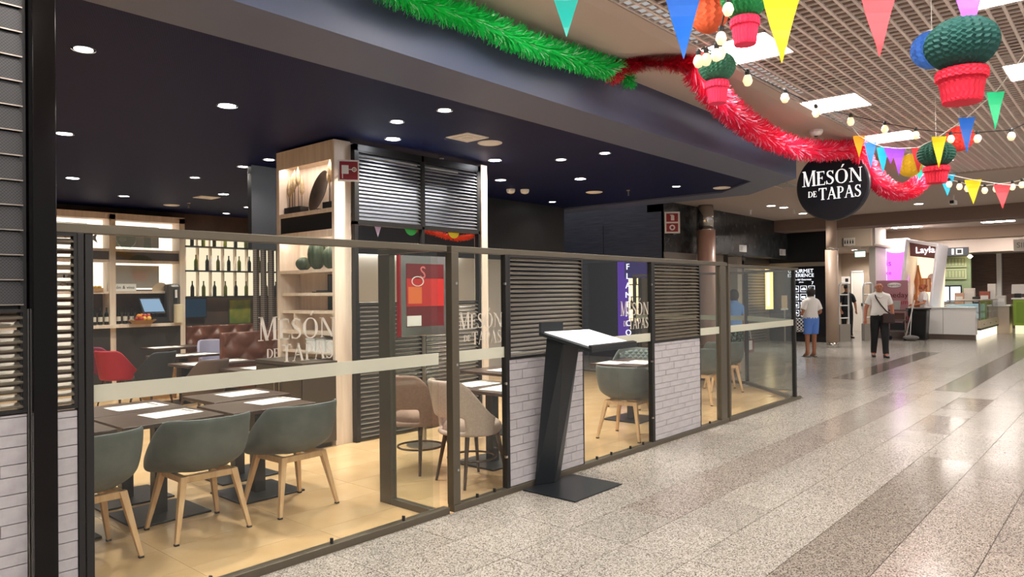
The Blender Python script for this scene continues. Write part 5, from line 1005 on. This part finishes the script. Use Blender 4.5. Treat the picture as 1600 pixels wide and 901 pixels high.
# white counter and glass case
t = thing('kiosk_counter', 'long white panelled kiosk counter at the end of the concourse', 'counter', (27.0, 4.66, 0)); MB().box(.05, .33, -.65, .68, 0, .17).build('plinth', mat('plinth_brown', '#6b5c52', .6), t); MB().box(0, .36, -.68, .22, .17, 1.02).build('panel', WHITE, t, bevel=.004); MB().box(0, .36, .23, .70, .17, 1.02).build('panel', WHITE, t, bevel=.004); MB().box(-.02, .37, -.70, .72, 1.02, 1.06).build('worktop', WHITE, t, bevel=.004)
t = thing('display_case', 'glass pastry display case on a cream lit base at the counter corner', 'display case', (28.23, 3.95, 0)); CREAM = mat('cream_base', '#d9c9ae', .5); BLUEG = mat('case_inner', '#a9c4cc', .3, emit=.35, emitcol='#bfe6f2')
for k in range(3): MB().box(-.8+1.3*k, .45+1.3*k, 0, .9, .0, .30).build('lit_plinth', emis('plinth_glow', '#fff0d0', 1.3), t); MB().box(-.82+1.3*k, .47+1.3*k, -.05, .95, .36, .62).build('cream_drawer', CREAM, t, bevel=.006); MB().box(-.2+1.3*k, -.05+1.3*k, -.07, -.05, .46, .49).build('drawer_handle', STEEL, t); MB().box(-.78+1.3*k, .43+1.3*k, .3, .9, .62, 1.1).build('blue_interior', BLUEG, t); MB().box(-.78+1.3*k, .43+1.3*k, -.02, .3, .84, .86).build('glass_shelf', KWHITE, t); MB().box(-.8+1.3*k, .45+1.3*k, -.04, -.03, .62, 1.24).build('glass_front', GLASS, t); MB().box(-.82+1.3*k, -.79+1.3*k, -.05, .0, .62, 1.26).build('case_post', STEEL, t)
MB().box(-.82, 3.07, -.05, .95, .30, .36).build('recess', BLACKP, t); MB().box(-.82, 3.07, -.05, .9, 1.24, 1.27).build('case_top', STEEL, t)
MB().box(-.83, -.82, -.03, .9, .62, 1.24).build('end_glass', GLASS, t)
# worktop clutter on the counters behind
for k, (x, y, z, sx, sz, c, lab) in enumerate([(31.6,5.15,1.05,.3,.45,'#d8a890','orange snack box on the rear counter'), (31.7,4.85,1.05,.34,.62,'#f0ece6','tall white box on the rear counter'), (31.6,4.6,1.05,.26,.3,'#2a2a2c','black cash terminal on the rear counter'), (31.6,4.35,1.05,.32,.5,'#a85a48','terracotta snack box on the rear counter'), (31.8,4.15,1.05,.25,.78,'#f2efe8','tall white menu card on the rear counter'), (31.6,3.85,1.05,.3,.34,'#d9d2cc','pale carton on the rear counter')]):
    t = thing('counter_box', lab, 'box', (x, y, z)); MB().box(-.12, .12, -sx/2, sx/2, 0, sz).build('body', mat('clutter_'+c, c, .6), t, bevel=.01); MB().box(-.125, -.12, -sx/2+.04, sx/2-.04, sz*.35, sz*.7).build('label', WHITE, t)
t = thing('rear_counter', 'pale rear counter of the snack kiosk carrying boxes', 'counter', (31.9, 4.6, 0)); MB().box(-.4, .4, -1.0, 1.0, 0, 1.0).build('body', mat('rear_beige', '#b8a796', .6), t); MB().box(-.45, .45, -1.05, 1.05, 1.0, 1.05).build('top', WHITE, t)
t = thing('screen_trio', 'three lit screens in a navy frame on the green shop counter', 'screens', (33.4, 6.0, 1.12)); MB().box(0, .08, -.62, .60, -.02, .68).build('frame', mat('navy_frame', '#232a3c', .5), t)
for k in range(3): MB().box(-.01, 0, -.58+.4*k, -.24+.4*k, .02, .62).build('screen', emis('screen_pale', '#dfe6f5', 1.6), t)
t = thing('shop_counter', 'tan shop counter under the three lit screens', 'counter', (33.5, 6.0, 0)); MB().box(-.3, .3, -.9, .9, 0, 1.06).build('body', mat('tan_counter', '#a08c78', .6), t); MB().box(-.33, .33, -.95, .95, 1.06, 1.10).build('top', WHITE, t)
for k, (z, lab) in enumerate(((2.56, 'upper pale framed lettering panel on the green wall'), (2.06, 'lower pale framed lettering panel on the green wall'))):
    t = thing('wall_panel', lab, 'panel', (34.97, 5.93, z)); MB().box(-.03, .02, -.48, .48, 0, .43).build('frame', mat('panel_frame', '#c2c49a', .6), t); MB().box(-.035, -.03, -.44, .44, .04, .39).build('field', GREENW, t)
    for q in range(7): MB().box(-.042, -.035, -.40+.12*q, -.33+.12*q, .08, .35).build('ornament', mat('panel_ornament', '#b5ba8c', .6), t)
t = thing('wall_lamp', 'small bright wall lamp on the corner of the green shop', 'lamp', (34.7, 5.27, 2.9)); MB().lathe([(.02, 0), (.1, .08), (.03, .16)], 14).build('shade', emis('wall_lamp_glow', '#ffe6c0', 8), t); MB().box(-.02, .3, -.02, .02, .1, .14).build('arm', STEEL, t)
t = thing('green_counter', 'lime green panelled counter at the right edge', 'counter', (32.6, 3.0, 0)); LIME = mat('lime_green', '#8fae3a', .5); MB().box(-.9, .9, -.5, .5, .3, 1.25).build('body', LIME, t); MB().box(-.92, .2, -.53, -.5, .4, 1.15).build('panel', mat('lime_dark', '#7c9a30', .5), t); MB().box(-.925, -.9, -.4, .4, .4, 1.15).build('panel', MATS['lime_dark'], t); MB().box(-.95, .95, -.55, .55, 1.25, 1.30).build('top', WHITE, t); MB().box(-.85, .85, -.45, .45, 0, .3).build('lit_base', emis('lime_glow', '#fff4c0', 1.0), t)
t = thing('till_screen', 'tilted till screen on the lime green counter', 'till', (32.2, 3.4, 1.30)); MB().hexa([(-.02,-.2,.15),(.02,-.2,.15),(.02,.2,.15),(-.02,.2,.15)], [(.12,-.2,.5),(.16,-.2,.5),(.16,.2,.5),(.12,.2,.5)]).build('screen', WHITE, t); MB().box(-.1, .1, -.1, .1, 0, .16).build('stand', BLACKP, t)
t = thing('hanging_sign', 'white hanging sign with grey lettering at the right edge', 'sign', (33.0, 3.30, 3.05)); MB().box(-.03, .03, -.35, .30, 0, .45).build('panel', PAPER, t); text_obj('lettering', 'SIN', .28, mat('sign_grey', '#9a958e', .6), t, (-.035, .0, .22), FACEX, .001); MB().box(-.01, .01, -.2, -.18, .45, .82).box(-.01, .01, .12, .14, .45, .82).build('hanger', STEEL, t)
t = thing('wall_monitor', 'dark shop fascia box with a square white logo above the green wall', 'fascia', (34.55, 5.9, 3.02)); MB().box(0, .05, -.6, .9, 0, .35).build('box', mat('fascia_dark', '#3a3c44', .5), t); MB().box(-.01, 0, -.40, -.16, .06, .30).build('logo_frame', WHITE, t); MB().box(-.015, -.01, -.36, -.20, .10, .26).build('logo_field', BLACKP, t); MB().box(-.01, 0, -.08, .0, .06, .30).build('logo_bar', WHITE, t)
# fittings on the plaster ceiling
for x, y, lab, e in [(18.34,7.15,'round downlight left of a pair beyond the dark beam',220), (18.95,7.05,'tiny downlight right of a pair beyond the dark beam',0), (20.84,7.21,'round downlight just left of the round sign in view',220), (20.74,4.26,'round downlight below the pink tinsel loop',220)]:
    t = thing('downlight', lab, 'downlight', (x, y, 3.85)); MB().lathe([(.13, -.01), (.13, 0)], 20).build('rim', RIM, t); MB().lathe([(.10, -.014), (.10, -.01)], 20).build('lens', LAMP, t)
    if e: s_ = spot((0, 0, -.05), e, 2.4, (1, .95, .88), .1); s_.parent = t
for x, y, lab in [(28.2, 7.9, 'added round downlight in the toilet corridor, near its mouth'), (30.0, 8.2, 'added round downlight in the toilet corridor, by the white door')]:  # lamps added to brighten the dark corridor
    t = thing('downlight', lab, 'downlight', (x, y, 3.13)); MB().lathe([(.13, -.01), (.13, 0)], 20).build('rim', RIM, t); MB().lathe([(.10, -.014), (.10, -.01)], 20).build('lens', LAMP, t); s_ = spot((0, 0, -.05), 170, 2.6, (1, .95, .88), .1); s_.parent = t
t = thing('smoke_detector', 'white smoke detector on the plaster above the round sign', 'detector', (10.17, 3.33, 3.85)); MB().lathe([(.03,-.08),(.07,-.065),(.09,-.03),(.09,0)], 20).build('body', WHITE, t); MB().lathe([(.02,-.09),(.03,-.08)], 12).build('sensor', BLACKP, t)
for x, y, lab in [(19.52,6.98,'small sprinkler on the far plaster ceiling, right one'), (18.94,7.95,'small sprinkler on the far plaster ceiling, left one')]:
    t = thing('sprinkler', lab, 'sprinkler', (x, y, 3.85)); MB().lathe([(.05,-.01),(.05,0)], 12).build('plate', WHITE, t); MB().lathe([(.04,-.12),(.015,-.11),(.02,-.07),(.02,-.01)], 10).build('nozzle', WHITE, t)
t = thing('ceiling_vent', 'long slotted ceiling vent beside the round sign', 'vent', (15.0, 5.55, 3.85), .0); MB().box(-.35, .35, -.2, .2, -.012, 0).build('frame', RIM, t)
for k in range(5): MB().box(-.32, .32, -.16+.07*k, -.13+.07*k, -.02, -.012).build('slot', STEEL, t)
t = thing('security_camera', 'ceiling security camera below the yellow pennant cord', 'camera', (19.5, 3.28, 3.85)); MB().lathe([(.02,-.14),(.02,0)], 10).build('stem', WHITE, t); MB().box(-.2, .12, -.06, .06, -.22, -.13).build('housing', WHITE, t); MB().box(-.215, -.2, -.04, .04, -.21, -.14).build('lens', BLACKP, t)
for k, (x, y, sx, sy) in enumerate([(26.3, 4.4, .4, .9), (28.3, 3.5, .4, .9), (26.3, 1.8, .4, .9), (28.3, 6.2, .4, .9), (24.6, 6.0, .4, .9), (33.5, 3.9, .5, 1.1), (33.5, 5.9, .5, 1.1), (19.2, 1.0, .5, 1.1)]):  # after the first two, strips are added to brighten the far end
    z = 3.86 if x > 22 else 3.85
    t = thing('strip_light', ['far ceiling strip light, upper of two beyond the brown beam', 'far ceiling strip light, lower of two beyond the brown beam', 'added far ceiling strip light beyond the right edge', 'added ceiling strip light over the ice cream kiosk', 'added ceiling strip light hidden by the brown beam', 'added ceiling strip light over the lime green counter', 'added ceiling strip light over the green shop', 'added ceiling strip light on the near side of the brown beam'][k], 'light', (x, y, z)); MB().box(-sx/2, sx/2, -sy/2, sy/2, -.014, -.008).build('diffuser', PANEL, t); MB().box(-sx/2-.02, sx/2+.02, -sy/2-.02, sy/2+.02, -.008, 0).build('frame', WHITE, t)

# ================================================================== PEOPLE
def body_mesh(J, B):
    """J: name -> (position, radius x, radius y); B: bones. Skin + subdivision, evaluated to one continuous mesh"""
    names = list(J); me = bpy.data.meshes.new('skeleton'); me.from_pydata([J[n][0] for n in names], [(names.index(a), names.index(b)) for a, b in B], []); o = bpy.data.objects.new('skeleton', me); COL.objects.link(o)
    o.modifiers.new('skin', 'SKIN'); sm = o.modifiers.new('sub', 'SUBSURF'); sm.levels = 2; sm.render_levels = 2
    sv = me.skin_vertices[0].data if me.skin_vertices else None
    if sv is None:
        bpy.context.view_layer.objects.active = o; bpy.ops.mesh.customdata_skin_add(); sv = me.skin_vertices[0].data
    for i, n in enumerate(names): sv[i].radius = (J[n][1], J[n][2]); sv[i].use_root = (n == 'pelvis')
    dg = bpy.context.evaluated_depsgraph_get(); r = bpy.data.meshes.new_from_object(o.evaluated_get(dg)); bpy.data.objects.remove(o); return r
def pose(h, arms, legs, head=(0, 0), lean=0, hw=1.0, belly=0):
    """local frame: +y is the way the figure faces"""
    s = h/1.72; J = {}
    def j(n, x, y, z, rx, ry=None): J[n] = ((x*s, (y+lean*(z-.95))*s, z*s), rx*s*hw, (ry or rx)*s*hw)
    j('pelvis', 0, 0, .95, .145, .115); j('waist', 0, .01+belly*.3, 1.10, .145, .115+belly); j('chest', 0, .0, 1.27, .150, .115+belly*.4); j('collar', 0, -.01, 1.40, .115, .085); j('neck', 0, 0, 1.475, .055, .058)
    hx, hy = head; j('jaw', hx*.03, .03+hy, 1.53, .060, .072); j('head', hx*.04, .018+hy, 1.615, .076, .092); j('crown', hx*.03, .006+hy, 1.69, .058, .070)
    for sd, n in ((-1, 'l'), (1, 'r')):
        j('shoulder_'+n, sd*.165, 0, 1.385, .062, .062); (ex, ey, ez), (wx, wy, wz), (px_, py_, pz_) = arms[n]
        j('elbow_'+n, ex, ey, ez, .042); j('wrist_'+n, wx, wy, wz, .029); j('palm_'+n, px_, py_, pz_, .030, .022)
        d = Vector((px_-wx, py_-wy, pz_-wz)).normalized(); sidev = d.cross(Vector((0, 1, 0))); sidev = (sidev if sidev.length > .1 else Vector((1, 0, 0))).normalized()
        for q in range(4):
            b = Vector((px_, py_, pz_))+sidev*(.012*(q-1.5)*1.4)+d*.03; e = b+d*(.05+.012*(1.5-abs(q-1.4)))+Vector((0, .012, 0)); j('knuckle%d_%s' % (q, n), *b, .0095); j('tip%d_%s' % (q, n), *e, .0075)
        b = Vector((px_, py_, pz_))+sidev*.03*(-sd)+d*.0; j('thumb_'+n, *b, .010); e = b+d*.04+sidev*.012*(-sd); j('thumbtip_'+n, *e, .008)
        (kx, ky, kz), (ax, ay, az), (tx, ty, tz) = legs[n]; j('hip_'+n, sd*.088, 0, .90, .094, .1); j('knee_'+n, kx, ky, kz, .060, .062); j('ankle_'+n, ax, ay, az, .040, .042); j('heel_'+n, ax, ay-.03, az-.045, .036); j('toe_'+n, tx, ty, tz, .032, .028)
    B = [('pelvis','waist'),('waist','chest'),('chest','collar'),('collar','neck'),('neck','jaw'),('jaw','head'),('head','crown')]
    for n in 'lr':
        B += [('collar','shoulder_'+n),('shoulder_'+n,'elbow_'+n),('elbow_'+n,'wrist_'+n),('wrist_'+n,'palm_'+n),('palm_'+n,'thumb_'+n),('thumb_'+n,'thumbtip_'+n),('pelvis','hip_'+n),('hip_'+n,'knee_'+n),('knee_'+n,'ankle_'+n),('ankle_'+n,'heel_'+n),('ankle_'+n,'toe_'+n)]
        for q in range(4): B += [('palm_'+n, 'knuckle%d_%s' % (q, n)), ('knuckle%d_%s' % (q, n), 'tip%d_%s' % (q, n))]
    return J, B, s
def nearest(J, B, p):
    best = (9e9, None, 0)
    for a, b in B:
        A, C = Vector(J[a][0]), Vector(J[b][0]); d = C-A; u = max(0, min(1, (p-A).dot(d)/max(d.length_squared, 1e-9))); q = (p-(A+d*u)).length/max(.02, J[a][1]*(1-u)+J[b][1]*u)
        if q < best[0]: best = (q, (a.split('_')[0], b.split('_')[0]), u)
    return best[1], best[2]
def garment(name, me, J, B, pred, off, m, parent, flare=None):
    keep = []
    for f in me.polygons:
        c = Vector(f.center); bn, u = nearest(J, B, c)
        if pred(bn, u, c): keep.append(f.index)
    idx = {}; vs = []; fs = []
    for fi in keep:
        q = []
        for vi in me.polygons[fi].vertices:
            if vi not in idx:
                v = me.vertices[vi]; co = v.co+v.normal*off
                if flare: co = flare(co, v.normal)
                idx[vi] = len(vs); vs.append(co)
            q.append(idx[vi])
        fs.append(tuple(q))
    return MB().add(vs, fs).build(name, m, parent, smooth=True, solid=.006)
def person(lab, loc, rz, h, arms, legs, skin, hairm, hairkind, clothes, head=(0, 0), lean=0, hw=1.0, belly=0, shoe=None):
    J, B, s = pose(h, arms, legs, head, lean, hw, belly); me = body_mesh(J, B); me.materials.clear(); me.materials.append(skin)
    for p in me.polygons: p.use_smooth = True
    zmin = min(v.co.z for v in me.vertices); t = thing('person', lab, 'person', (loc[0], loc[1], loc[2]-zmin+.012), rz)
    o = bpy.data.objects.new('body', me); COL.objects.link(o); o.parent = t
    hc = Vector(J['head'][0]); k = s
    for sd in (-1, 1):
        MB().sphere(hc+Vector((sd*.030*k, .083*k, .005*k)), .010*k, 8, 6).build('eye', BLACKP, t); MB().sphere(hc+Vector((sd*.080*k, -.005*k, -.01*k)), .022*k, 8, 6, .5, 1, 1.4).build('ear', skin, t, smooth=True)
        MB().cbox(hc.x+sd*.03*k, hc.y+.088*k, hc.z+.022*k, .03*k, .008*k, .006*k).build('eyebrow', hairm, t)
    MB().hexa([tuple(hc+Vector(q)*k) for q in ((-.014,.08,-.035),(.014,.08,-.035),(.012,.115,-.032),(-.012,.115,-.032))], [tuple(hc+Vector(q)*k) for q in ((-.006,.084,.01),(.006,.084,.01),(.005,.092,.01),(-.005,.092,.01))]).build('nose', skin, t, bevel=.004)
    MB().cbox(hc.x, hc.y+.083*k, hc.z-.062*k, .045*k, .01*k, .009*k).build('mouth', mat('lips', '#8a4a40', .6), t)
    hp = hc+Vector((0, -.012*k, .03*k))
    if hairkind == 'bald': MB().sphere(hc+Vector((0, -.035*k, -.02*k)), .086*k, 14, 8, .98, .75, .55).build('hair_fringe', hairm, t, smooth=True)
    elif hairkind == 'bob': MB().sphere(hp+Vector((0, -.012*k, -.015*k)), .112*k, 16, 10, .95, 1.0, 1.18).build('hair', hairm, t, smooth=True)
    elif hairkind == 'bun': MB().sphere(hp, .1*k, 16, 10, .92, 1.02, 1.0).build('hair', hairm, t, smooth=True); MB().sphere(hp+Vector((0, -.11*k, .05*k)), .055*k, 12, 8).build('hair_bun', hairm, t, smooth=True)
    else: MB().sphere(hp+Vector((0, -.01*k, .012*k)), .098*k, 16, 10, .92, 1.02, .95).build('hair', hairm, t, smooth=True)
    for nm, pred, off, m, fl in clothes: garment(nm, me, J, B, pred, off*k, m, t, fl)
    if shoe:
        for n in 'lr':
            a, b = Vector(J['ankle_'+n][0]), Vector(J['toe_'+n][0]); d = Vector((b.x-a.x, b.y-a.y, 0)).normalized(); sd = Vector((d.y, -d.x, 0)); z0 = zmin-.012; w_ = .052*k
            heel = a-d*.075*k; toe = b+d*.055*k; bot = [heel-sd*w_*.8, heel+sd*w_*.8, toe+sd*w_*.75, toe-sd*w_*.75]; hh = .075*k if shoe[1] != 'sandal' else .014*k
            top = [q.copy() for q in bot]
            for i, q in enumerate(bot): q.z = z0
            for i, q in enumerate(top): q.z = z0+(hh if i < 2 else hh*.62)
            so = MB().hexa([tuple(q) for q in bot], [tuple(q) for q in top]).build('shoe', shoe[0], t, bevel=.015*k if shoe[1] != 'sandal' else .004)
            if shoe[1] == 'sandal': mid = b-d*.03*k; MB().tube([tuple(mid-sd*.045*k+Vector((0, 0, z0+.02*k-mid.z))), tuple(mid+Vector((0, 0, z0+.075*k-mid.z))), tuple(mid+sd*.045*k+Vector((0, 0, z0+.02*k-mid.z)))], .012*k, 6).build('strap', shoe[0], so)
    return t, J, s
def hem(z):
    def f(co, n):
        c = co.copy(); c.z = max(c.z, z); return c
    return f
TORSO = {'pelvis', 'waist', 'chest', 'collar', 'neck', 'shoulder', 'hip'}
def shirt_pred(sleeve=.7, hem=.93, s=1.0, neck=1.455):
    def f(bn, u, c):
        if c.z < (hem-.05)*s or (bn[0] == 'neck') or (bn == ('collar', 'neck') and c.z > neck*s): return False
        if bn[0] == 'shoulder': return u < sleeve
        return bn[0] in ('pelvis', 'waist', 'chest', 'collar')
    return f
def legs_pred(s, top=1.0, bottom=.09, knee=None):
    def f(bn, u, c):
        if c.z > top*s or c.z < (bottom-(.05 if bottom > .2 else 0))*s: return False
        return bn[0] in ('pelvis', 'hip', 'knee', 'waist') or (bn[0] == 'ankle' and c.z > bottom*s)
    return f
WSH = mat('cotton_white', '#eeeae6', .8, bump=(25, .15)); BLK = mat('trousers_black', '#16161a', .8); BLUE = mat('shorts_blue', '#5a86d8', .8); DKHAIR = mat('hair_dark', '#241a18', .6); GREYH = mat('hair_grey', '#8d7a6c', .8)
# the man walking towards the camera in a white polo shirt
sM = 1.84/1.72
pm_, JM, kM = person('bald man in a white polo shirt and black trousers walking along the concourse', (19.15, 4.82, 0), math.atan2(-4.82, -19.15)-PI/2+.12, 1.84,
    {'l': ((-.27, -.04, 1.12), (-.26, .08, .95), (-.235, .12, .90)), 'r': ((.28, -.03, 1.12), (.30, .05, .90), (.305, .07, .84))},
    {'l': ((-.10, .10, .50), (-.105, .12, .09), (-.12, .26, .035)), 'r': ((.11, .03, .49), (.12, -.10, .10), (.13, .05, .035))}, mat('skin_ruddy', '#b5745a', .6), GREYH, 'bald',
    [('polo_shirt', shirt_pred(.62, .96, 1.07), .020, WSH, hem(.96*1.07)), ('trousers', legs_pred(1.07, 1.0, .10), .016, BLK, None)], hw=1.1, belly=.03, shoe=(BLACKP, 'shoe'))
MB().tube([(-.10, .02, 1.50), (-.06, .11, 1.49), (0, .145, 1.46), (.06, .13, 1.49), (.10, .02, 1.50)], .018, 6).build('collar', WSH, pm_)
# his cross-body bag
t = thing('crossbody_bag', 'dark brown cross-body bag worn by the man in the polo shirt', 'bag', pm_.location, pm_.rotation_euler.z)
MB().box(-.31, -.05, .13, .21, .84, 1.08).build('pouch', mat('bag_brown', '#3a2622', .6), t, bevel=.03); MB().tube([(.10, .05, 1.55), (.09, .17, 1.46), (0, .215, 1.30), (-.12, .215, 1.14), (-.2, .19, 1.08)], .018, 6).build('strap', MATS['bag_brown'], t); MB().box(-.29, -.07, .21, .22, .96, 1.06).build('flap', MATS['bag_brown'], t)
# the woman reading the board
wrz = math.atan2(8.2-6.16, 23.6-18.3)-PI/2
pw_, JW, kW = person('woman in a white top and blue shorts reading the lit menu board', (18.3, 6.17, 0), wrz+.55, 1.70,
    {'l': ((-.25, -.02, 1.12), (-.16, .18, 1.06), (-.08, .22, 1.06)), 'r': ((.25, -.05, 1.12), (.17, .15, 1.06), (.10, .2, 1.07))},
    {'l': ((-.095, .02, .5), (-.10, 0, .09), (-.11, .15, .035)), 'r': ((.095, .02, .5), (.10, .03, .09), (.115, .18, .035))}, SKIND, DKHAIR, 'bob',
    [('white_top', shirt_pred(.75, .93, .99), .028, WSH, hem(.93*.99)), ('blue_shorts', legs_pred(.99, .98, .58), .035, BLUE, hem(.58*.99))], hw=1.02, shoe=(BLACKP, 'sandal'))
t = thing('shopping_bag', 'black and white patterned bag hanging from the waiting woman\'s arm', 'bag', (18.18, 6.42, .62)); CHK = bpy.data.materials.new('checked_cloth'); CHK.use_nodes = True; ck = CHK.node_tree.nodes.new('ShaderNodeTexChecker'); ck.inputs['Scale'].default_value = 22; ck.inputs['Color1'].default_value = (.85, .85, .85, 1); ck.inputs['Color2'].default_value = (.02, .02, .03, 1); tcn = CHK.node_tree.nodes.new('ShaderNodeTexCoord'); CHK.node_tree.links.new(tcn.outputs['Object'], ck.inputs[0]); CHK.node_tree.links.new(ck.outputs[0], CHK.node_tree.nodes['Principled BSDF'].inputs['Base Color'])
MB().hexa([(-.05,-.14,0),(.05,-.14,0),(.05,.14,0),(-.05,.14,0)], [(-.03,-.11,.34),(.03,-.11,.34),(.03,.11,.34),(-.03,.11,.34)]).build('bag_body', CHK, t, bevel=.02); MB().tube([(0, -.09, .33), (0, -.05, .46), (0, .05, .46), (0, .09, .33)], .012, 6).build('handle', CHK, t)
# the man in black behind the gate
person('man dressed in black standing behind the left security gate', (26.2, 7.62, 0), 2.2, 1.82,
    {'l': ((-.26, .0, 1.12), (-.24, .12, .92), (-.23, .16, .86)), 'r': ((.26, .0, 1.12), (.24, .12, .92), (.23, .16, .86))}, {'l': ((-.1, .02, .5), (-.105, 0, .09), (-.12, .15, .035)), 'r': ((.1, .02, .5), (.105, 0, .09), (.12, .15, .035))}, SKIND, DKHAIR, 'short',
    [('black_shirt', shirt_pred(.8, .93, 1.06), .02, mat('shirt_black', '#1a1a1e', .8), None), ('black_trousers', legs_pred(1.06, 1.0, .09), .016, BLK, None)], shoe=(BLACKP, 'shoe'))
# the kiosk worker
person('kiosk worker in a white shirt with her hair tied up, leaning over the counter', (28.15, 5.62, 0), .55, 1.80,
    {'l': ((-.26, .1, 1.13), (-.18, .32, 1.08), (-.15, .38, 1.06)), 'r': ((.26, .1, 1.13), (.18, .32, 1.08), (.15, .38, 1.06))}, {'l': ((-.1, .02, .5), (-.105, 0, .09), (-.12, .15, .035)), 'r': ((.1, .02, .5), (.105, 0, .09), (.12, .15, .035))}, mat('skin_warm', '#c07a58', .6), mat('hair_auburn', '#9a5030', .6), 'bun',
    [('white_shirt', shirt_pred(.7, .93, 1.05), .02, WSH, hem(.93*1.05)), ('black_trousers', legs_pred(1.05, 1.0, .09), .016, BLK, None)], lean=.12, shoe=(BLACKP, 'shoe'))
# the woman in blue beyond the glass
LEAF = mat('leaf_print', '#1d2a26', .8, noise=(22, '#6f8a7c', .5, .6))
person('woman in a blue top and dark leaf-print skirt beyond the last glass pane', (13.86, 6.19, 0), -.6, 1.66,
    {'l': ((-.25, -.02, 1.12), (-.24, .04, .90), (-.235, .06, .84)), 'r': ((.25, -.02, 1.12), (.25, .05, .88), (.25, .07, .82))}, {'l': ((-.09, .02, .5), (-.095, 0, .09), (-.11, .15, .035)), 'r': ((.09, .02, .5), (.095, 0, .09), (.11, .15, .035))}, SKIN, DKHAIR, 'bob',
    [('blue_top', shirt_pred(.55, .93, .97), .022, mat('top_blue', '#6f9ad8', .8), hem(.93*.97)), ('leaf_skirt', legs_pred(.97, .98, .3), .04, LEAF, hem(.3*.97))], shoe=(BLACKP, 'sandal'))
t = thing('hand_bag', 'white and red hand bag carried by the woman in blue', 'bag', (13.98, 5.93, .42)); MB().hexa([(-.12,-.06,0),(.12,-.06,0),(.12,.06,0),(-.12,.06,0)], [(-.15,-.04,.26),(.15,-.04,.26),(.15,.04,.26),(-.15,.04,.26)]).build('bag_body', mat('bag_red', '#7a2a34', .6), t, bevel=.02); MB().tube([(-.1, 0, .25), (-.05, 0, .42), (.05, 0, .42), (.1, 0, .25)], .012, 6).build('handle', WHITE, t); MB().box(-.14, .0, -.065, -.055, .06, .24).build('white_patch', WHITE, t)

# ================================================================== DECORATIONS ACROSS THE CONCOURSE (mirrored in the shop glass)
YEL = mat('tinsel_yellow', '#f6c81a', .35, .1); YELL = mat('tinsel_yellow_glint', '#fff0a0', .3, .2)
tinsel('tinsel_garland', [(3.7,-4.5,3.8),(4.2,-4.5,2.75),(4.51,-4.5,2.40),(4.78,-4.5,2.27),(5.11,-4.5,2.16),(5.43,-4.5,2.18),(5.71,-4.5,2.30),(5.96,-4.5,2.50),(6.3,-4.5,2.9),(6.8,-4.5,3.8)], .13, 5000, [YEL, YELL], 'yellow tinsel garland across the concourse, seen mirrored in the front glass', seed=12, wd=.006)
paper_cactus((4.81,-4.4,1.90), .17, .28, .12, .17, PG['deep'], TRED, 'paper cactus across the concourse, seen mirrored in the front glass', 3.885-1.90)
s5 = [(5.2,-4.2,3.86),(5.45,-4.2,2.5),(5.57,-4.2,2.30),(5.73,-4.2,2.28),(5.91,-4.2,2.30),(6.05,-4.2,2.34),(6.4,-4.2,2.7),(6.8,-4.2,3.86)]
tag(MB().tube([Vector(p) for p in s5], .005, 5).build('bunting_cord', STRING), 'bunting cord across the concourse, seen mirrored in the front glass', 'cord')
for p, c, lab in zip(s5[2:6], ('green', 'red', 'blue', 'purple'), ('green pennant mirrored in the front glass', 'red pennant mirrored in the front glass', 'blue pennant mirrored in the front glass', 'purple pennant mirrored in the front glass')): pennant(p, .14, .26, (1, 0), FLAG[c], lab)
